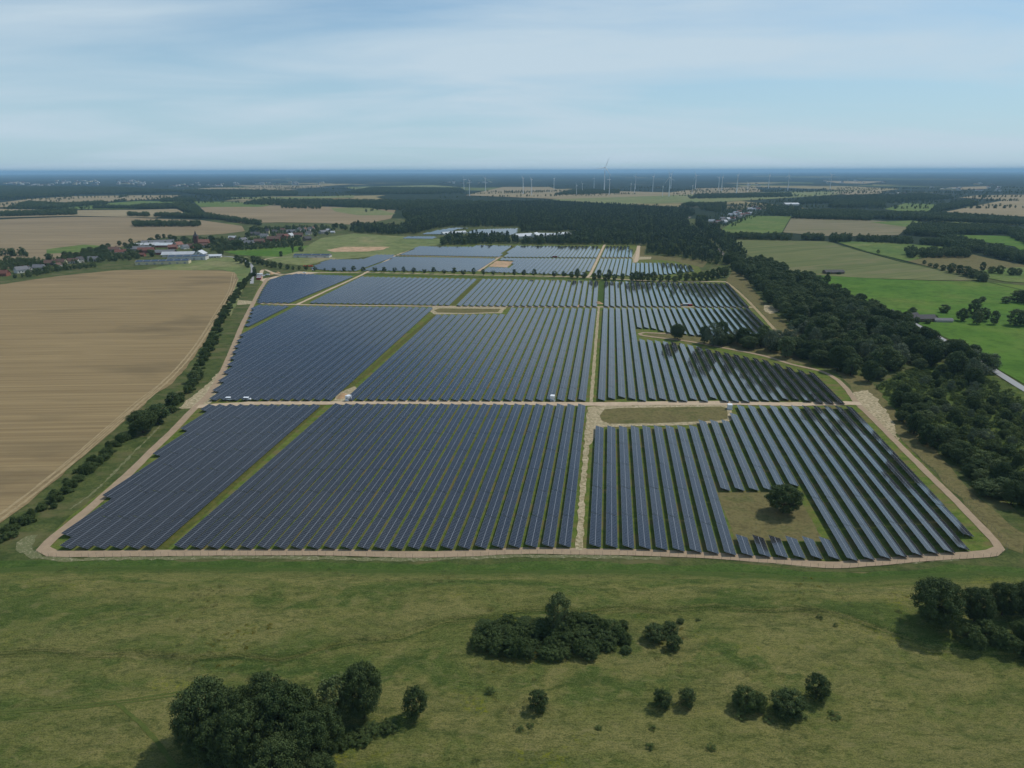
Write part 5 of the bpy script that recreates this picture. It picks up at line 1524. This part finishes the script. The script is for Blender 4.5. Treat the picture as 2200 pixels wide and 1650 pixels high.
_n = MB(); _n.tube((0, -.05, 0), (0, -.03, 0), .018, .018, 8); _n.tube((0, -.062, 0), (0, -.05, 0), .006, .018, 8); ME_HUB = _n.mesh("hub", [M['whitepaint']], True)
ME_BLADE = turbine_blade(1.0)
TG = "wind turbines on the plain"
def turbine(px, base, hub, blade, yaw, rot, label):
    p = W(px, base)
    h = CAM_H * (1 - (hub - HORIZON) / (base - HORIZON))
    root = empty("wind_turbine", (p.x, p.y, 0.3), yaw, (h, h, h)); tag(root, label, "wind turbine", TG)
    link('tower', ME_TOWER, root)
    link('nacelle', ME_NAC, root, (0, 0, 1.012))
    hb = link('hub', ME_HUB, root, (0, 0, 1.012))
    for k in range(3):
        b = link('blade', ME_BLADE, hb, (0, -.045, 0)); b.scale = (blade, blade, blade)
        b.rotation_euler = (0, rot + k * 2.0944, 0)
rr = random.Random(8)
for (x, b, h) in ((997, 411.8, 386), (1009, 421, 388), (1043, 411.8, 383.6), (1124, 417, 383), (1142, 420, 386), (1190, 408.7, 384), (1238.5, 419, 398.5), (1251, 413, 395), (1276, 404.6, 383.6), (1308.7, 419, 386), (1355, 412.3, 395), (1363, 416, 396), (1364.8, 406.5, 380), (1402, 412, 380), (1423, 422.7, 400.7), (1437, 422.7, 382), (1441, 406.5, 375), (1487, 417, 399.5), (1493.7, 407.7, 377.5), (1543.5, 408.8, 383), (1550, 411, 381.5), (1582, 415.8, 377.5), (1606, 413.5, 395), (1650.6, 405, 377.5), (1692, 411, 379), (1783, 407.7, 377.5)):
    small = h > 390
    turbine(x, b, h, rr.uniform(.42, .55), R(rr.choice((-1, 1)) * rr.uniform(58, 84)), rr.uniform(0, 2.1),
            "short white wind turbine among the fields of the plain" if small else "slim tall white wind turbine among the fields of the plain")
turbine(1298, 411.8, 361, .45, R(12), R(22), "tallest white wind turbine of all, with the widest rotor")

# ------------------------------------------------------------------ things on the site
M['tyre'] = material("tyre", (0.02, 0.02, 0.02, 1), 0.9)
M['rim'] = material("wheel_rim", RGB(150, 152, 155), 0.4, 0.5, 0.7)
M['lamp'] = material("headlamp", RGB(220, 222, 225), 0.2, 0.6)
M['redlamp'] = material("tail_lamp", RGB(150, 20, 18), 0.3, 0.5)
M['carwhite'] = material("car_white", RGB(238, 240, 242), 0.3, 0.5)
M['cargrey'] = material("car_grey", RGB(120, 124, 130), 0.3, 0.5)
M['conred'] = mat_plain("container_red", (150, 40, 36), 0.6, 0.3, 0.15)
M['conwhite'] = mat_plain("container_white", (226, 228, 230), 0.55, 0.3, 0.08)
M['congrey'] = mat_plain("container_grey", (150, 154, 156), 0.6, 0.3, 0.1)
M['dirt'] = mat_sand("spoil_heap", RGB(160, 128, 96), RGB(186, 156, 120), None, 0, 0.6)
M['orange'] = mat_plain("barrier_orange", (206, 96, 58), 0.6)

def van(px, py, az, label, group=None, L=4.9, Hh=1.95, paint='carwhite', name='delivery_van', cat='van', z=0.34):
    p = W(px, py)
    root = empty(name, (p.x, p.y, z), az); tag(root, label, cat, group)
    w = 0.95
    prof = [(-L / 2, .35), (L / 2 - .05, .35), (L / 2, .75), (L / 2 - .1, 1.0), (L / 2 - .95, 1.15), (L / 2 - 1.65, Hh - .06), (L / 2 - 2.0, Hh), (-L / 2 + .15, Hh), (-L / 2, Hh - .25)]
    b = MB(); b.prism(prof, -w, w)
    bo = b.build('body', M[paint], root)
    bv = bo.modifiers.new("bevel", 'BEVEL'); bv.width = .09; bv.segments = 2; bv.limit_method = 'ANGLE'
    for s in (-1, 1):
        y0, y1 = (w - .01, w + .012) if s > 0 else (-w - .012, -w + .01)
        for xa, xb in ((L / 2 - 2.35, L / 2 - 1.45), (L / 2 - 3.6, L / 2 - 2.45), (-L / 2 + .25, L / 2 - 3.7)):
            q = MB(); top = Hh - .28
            q.prism([(xa, 1.15), (xb, 1.15), (xb - (.3 if xb > L / 2 - 1.6 else 0), top), (xa, top)], y0, y1)
            q.build('side_window', M['window'], root)
    q = MB(); q.quad((L / 2 - .98, -.8, 1.2), (L / 2 - .98, .8, 1.2), (L / 2 - 1.58, .76, Hh - .12), (L / 2 - 1.58, -.76, Hh - .12))
    ws = q.build('windscreen', M['window'], root, (.03, 0, .03))
    q = MB(); q.box(-L / 2 - .012, -L / 2 + .01, -.75, .75, 1.15, Hh - .4); q.build('rear_window', M['window'], root)
    for s in (-1, 1):
        q = MB(); q.box(L / 2 - .1, L / 2 + .012, s * .72 - .16, s * .72 + .16, .72, .92); q.build('headlight', M['lamp'], root)
        q = MB(); q.box(-L / 2 - .014, -L / 2 + .02, s * .82 - .08, s * .82 + .08, .8, 1.15); q.build('tail_light', M['redlamp'], root)
        for x in (L / 2 - .9, -L / 2 + .95):
            q = MB(); q.tube((x, s * (w - .2), .34), (x, s * (w + .02), .34), .34, .34, 14); t = q.build('wheel', M['tyre'], root)
            q = MB(); q.tube((x, s * (w + .021), .34), (x, s * (w + .04), .34), .2, .17, 10); q.build('rim', M['rim'], t)
    return root
van(493.5, 860.5, R(-2), "white van with dark windows at the west end of the service road", "white vans on the service road")
van(532, 860.5, R(-2), "white van with dark windows parked ahead of its twin on the service road", "white vans on the service road", L=5.1)
van(1706, 704, R(40), "white car parked on the fallow strip beside the wood belt", None, L=4.4, Hh=1.5, name='parked_car', cat='car', z=.22)
for i, (x, y, a, c, lab) in enumerate(((566, 594, 20, 'carwhite', "white car beside the red site containers"), (571, 592.5, 10, 'cargrey', "grey car second from the red site containers"), (576, 591.5, 5, 'carwhite', "white car third from the red site containers"), (654, 587.5, 0, 'carwhite', "white car on the avenue beside the sandy yard exit"), (674, 581.5, 10, 'carwhite', "white pickup under the first avenue trees"))):
    van(x, y, R(a), lab, "cars at the works yard", L=4.5, Hh=1.5, paint=c, name='parked_car', cat='car', z=.4)

def container(px, py, L, Wd, H, rot, mats, label, group=None, z=0.3, name='site_container', cat='container', lift=0.0):
    p = W(px, py)
    root = empty(name, (p.x, p.y, z + lift), R(rot)); tag(root, label, cat, group)
    b = MB(); b.box(-L / 2, L / 2, -Wd / 2, Wd / 2, 0, H)
    for i in range(int(L / .5)):
        x = -L / 2 + .25 + i * .5
        for s in (-1, 1):
            b.box(x - .08, x + .08, min(s * Wd / 2, s * (Wd / 2 + .05)), max(s * Wd / 2, s * (Wd / 2 + .05)), .15, H - .15)
    b.build('shell', M[mats[0]], root)
    r = MB(); r.box(-L / 2 - .06, L / 2 + .06, -Wd / 2 - .08, Wd / 2 + .08, H + .002, H + .12); r.build('roof', M[mats[1]], root)
    d = MB(); d.box(L / 2 + .002, L / 2 + .05, -Wd / 2 + .15, Wd / 2 - .15, .12, H - .15); d.build('end_door', M[mats[2]], root)
    return root
# transformer stations
def station(px, py, rot, label, tall=3.2):
    root = container(px, py, 3.2, 2.6, tall, rot, ('conwhite', 'conwhite', 'congrey'), label, "white transformer stations", name='transformer_station', cat='transformer')
    for k, x in enumerate((-.8, .5)):
        q = MB(); q.box(x - .42, x + .42, -1.38, -1.352, .3, 2.3); dd = q.build('service_door', M['congrey'], root)
        for j in range(4):
            g = MB(); g.box(x - .3, x + .3, -1.41, -1.382, 1.2 + j * .2, 1.3 + j * .2); g.build('louvre', M['window'], dd)
    q = MB(); q.box(-1.8, 1.8, -1.6, 1.6, -.25, -.002); q.build('plinth', M['congrey'], root)
station(749, 861, 60, "white transformer station on the sandy patch at the weedy strip")
station(1187, 861.5, 75, "white transformer station set into the middle rows near the centre track", 3.4)
station(1567.5, 879, 80, "white transformer station at the end of the grass island", 2.8)
def heap(px, py, L, Wd, H, label, seed, mat='dirt'):
    p = W(px, py); rng = np.random.default_rng(seed)
    n, k = 18, 7
    v = [(0, 0, H)]; f = []
    for i in range(1, k):
        for j in range(n):
            a = 6.283 * j / n; r = i / (k - 1)
            z = H * (math.cos(r * math.pi) * .5 + .5) * rng.uniform(.8, 1.15)
            v.append((math.cos(a) * r * L / 2 * rng.uniform(.9, 1.1), math.sin(a) * r * Wd / 2 * rng.uniform(.9, 1.1), z if i < k - 1 else -.1))
    for j in range(n):
        f.append((0, 1 + j, 1 + (j + 1) % n))
        for i in range(k - 2):
            a = 1 + i * n; b = a + n; jj = (j + 1) % n
            f.append((a + j, b + j, b + jj)); f.append((a + j, b + jj, a + jj))
    o = link("spoil_heap", mesh_np("spoil_heap", v, f, [M[mat]], smooth=True), None, (p.x, p.y, .24))
    o.rotation_euler = (0, 0, rng.uniform(0, 3)); tag(o, label, "heap")
heap(737, 851, 9, 6, 1.8, "brown spoil heap beside the station at the weedy strip", 1)
heap(731, 856, 6, 4, 1.0, "low spoil heap at the mouth of the weedy strip", 2)
heap(1286, 652, 12, 8, 2.0, "sandy heap at the crossing by the lush strip", 3)
heap(1245, 657, 14, 5, 1.2, "flat spoil heap beside the third field rows", 4)
heap(583, 589, 14, 8, 2.5, "dark spoil heap in the works yard", 5)
heap(597, 587, 12, 7, 2.0, "sandy heap in the works yard", 6)
heap(1660, 664, 10, 7, 1.6, "rubble heap with pale stones beside the wood belt", 7, 'sand')
heap(1650, 661, 9, 6, 1.4, "pale sand heap beside the wood belt", 8, 'sand')
# works yard
for i in range(3):
    container(556.5 + i * .2, 601 - i * 2.6, 6.0, 2.5, 2.6, 4, ('conred', 'conwhite', 'conred'), "red site container in the row at the works yard", "red site containers", z=.3)
container(557, 592.5, 9, 5, 2.8, 5, ('conwhite', 'conwhite', 'congrey'), "white site office behind the red containers", None)
container(1473, 657.5, 6, 2.5, 2.6, 2, ('congrey', 'conwhite', 'congrey'), "white-roofed container standing in the notch of the third field rows", None)
container(1482, 657.6, 5, 2.4, 1.6, 0, ('conred', 'conred', 'conred'), "low red container beside the white-roofed one", None)
container(1466, 657.3, 4, 2.2, 1.4, 5, ('dirt', 'dirt', 'congrey'), "brown skip beside the white-roofed container", None)
container(662, 573.5, 14, 2.5, 2.2, 12, ('orange', 'orange', 'orange'), "orange barrier stack at the corner of the far rows", None)
container(1192, 553, 8, 3, 2.4, 0, ('conred', 'congrey', 'conred'), "dark red container on the far cross track", None)

# perimeter fence along the meadow side
def fence():
    pts = smooth_line([W(*q) for q in [(70, 1182), (92, 1197), (150, 1199), (300, 1197.5), (500, 1195.5), (700, 1196), (900, 1200.5), (1000, 1198), (1120, 1192), (1245, 1193.5), (1400, 1196.5), (1550, 1203.5), (1700, 1216), (1790, 1223), (1880, 1217), (1990, 1207), (2090, 1201), (2140, 1197), (2164, 1182), (2150, 1160), (2110, 1118), (2050, 1058), (1990, 1000), (1930, 940)]], 2.9)
    root = empty("perimeter_fence", (pts[0].x, pts[0].y, 0)); tag(root, "thin wire fence on slim posts along the red perimeter track", "fence")
    M['post'] = material("fence_post", RGB(92, 96, 92), 0.6, 0.4, 0.5)
    q = MB(); q.tube((0, 0, -.2), (0, 0, 2.1), .035, .035, 5); me = q.mesh("post", [M['post']])
    wr = MB(); o = pts[0]
    pts2 = [pts[0]]
    for p in pts[1:]:
        if (p - pts2[-1]).length > 2.5: pts2.append(p)
    for i, p in enumerate(pts2[:290]):
        link('post', me, root, (p.x - o.x, p.y - o.y, .12))
        if i:
            a = pts2[i - 1] - o; b = p - o
            for z in (.3, .9, 1.5, 2.05):
                wr.tube((a.x, a.y, z + .12), (b.x, b.y, z + .12), .006, .006, 3, cap=False)
    wr.build('wire', M['post'], root)
fence()

# ------------------------------------------------------------------ village trees
rr = random.Random(51)
VT = [(0, 570, 4), (20, 566, 6), (40, 566, 5), (60, 570, 5), (75, 572, 5), (30, 575, 4), (10, 580, 4), (95, 568, 4), (105, 558, 6), (140, 556, 6), (150, 553, 5), (165, 556, 6), (180, 548, 6), (195, 546, 7), (208, 545, 7), (220, 540, 7), (232, 536, 6), (228, 548, 6), (186, 556, 5), (215, 562, 5), (240, 560, 5), (255, 556, 5), (270, 556, 5), (285, 553, 6), (295, 556, 5), (325, 552, 7), (280, 540, 6), (290, 535, 5), (270, 530, 5), (285, 524, 5), (255, 528, 5), (325, 520, 5), (340, 515, 6), (350, 513, 5), (365, 514, 6), (378, 517, 5), (395, 518, 5), (405, 520, 5), (420, 542, 8), (428, 538, 6), (455, 521, 8), (462, 527, 6), (475, 523, 6), (485, 530, 7), (470, 536, 7), (492, 536, 6), (505, 532, 7), (512, 528, 6), (520, 532, 7), (545, 532, 5), (570, 530, 5), (580, 530, 5), (600, 528, 5), (612, 526, 5), (625, 525, 5), (640, 522, 5), (476, 550, 6), (530, 510, 6), (540, 500, 7), (550, 496, 7), (560, 496, 6), (575, 495, 6), (600, 494, 5), (620, 492, 5), (635, 492, 5), (680, 492, 6), (690, 490, 6), (700, 492, 5), (715, 490, 6), (725, 490, 7), (735, 492, 7), (745, 494, 7), (640, 515, 6), (675, 508, 5), (585, 508, 5), (650, 503, 5), (700, 505, 5), (450, 533, 5), (120, 577, 3), (140, 578, 3), (160, 576, 3), (180, 574, 3), (200, 572, 3), (100, 583, 3), (60, 592, 3), (30, 598, 3)]
for x, y, s in VT:
    plant_px('tree', x + rr.uniform(-3, 3), y, s * 1.7 + rr.uniform(0, 3), s * 2.0 + rr.uniform(0, 3), "leafy garden tree between the village houses", "village trees", name='village_tree', rnd=rr)
for a in ((510, 562, 11, 12), (520, 566, 12, 12), (530, 571, 13, 11), (533, 576, 11, 9), (545, 566, 13, 12), (555, 568, 12, 12), (565, 570, 10, 10), (575, 573, 10, 9), (585, 575, 10, 9), (592, 576, 10, 8), (603, 578, 10, 8), (618, 579, 8, 8), (630, 580, 6, 6), (643, 580, 6, 6), (548, 594, 10, 7), (547, 586, 9, 7), (604, 552, 10, 9), (647, 541, 10, 12)):
    plant_px('tree', *a, "bushy roadside tree between village road and works yard", "roadside trees at the works yard", name='roadside_tree', rnd=rr)
plant_px('poplar', 629.5, 544, 20, 7, "tall narrow poplar beside the solar-roofed shed", name='poplar_tree')
plant_px('poplar', 108, 563, 14, 9, "upright rounded tree beside the cream house", name='broadleaf_tree')
# ------------------------------------------------------------------ the air
def haze():
    mb = MB()
    mb.box(-70000, 70000, -70000, 70000, -1.5, 212.0)
    m = bpy.data.materials.new("haze")
    m.use_nodes = True
    t = m.node_tree
    t.nodes.clear()
    out = t.nodes.new("ShaderNodeOutputMaterial")
    pv = t.nodes.new("ShaderNodeVolumePrincipled")
    pv.inputs['Color'].default_value = (0.42, 0.72, 0.98, 1)
    pv.inputs['Density'].default_value = 0.000047
    pv.inputs['Anisotropy'].default_value = 0.0
    t.links.new(pv.outputs[0], out.inputs['Volume'])
    o = mb.build("haze", m)
    tag(o, "thin blue summer haze over the plain", "haze", kind='stuff')
haze()
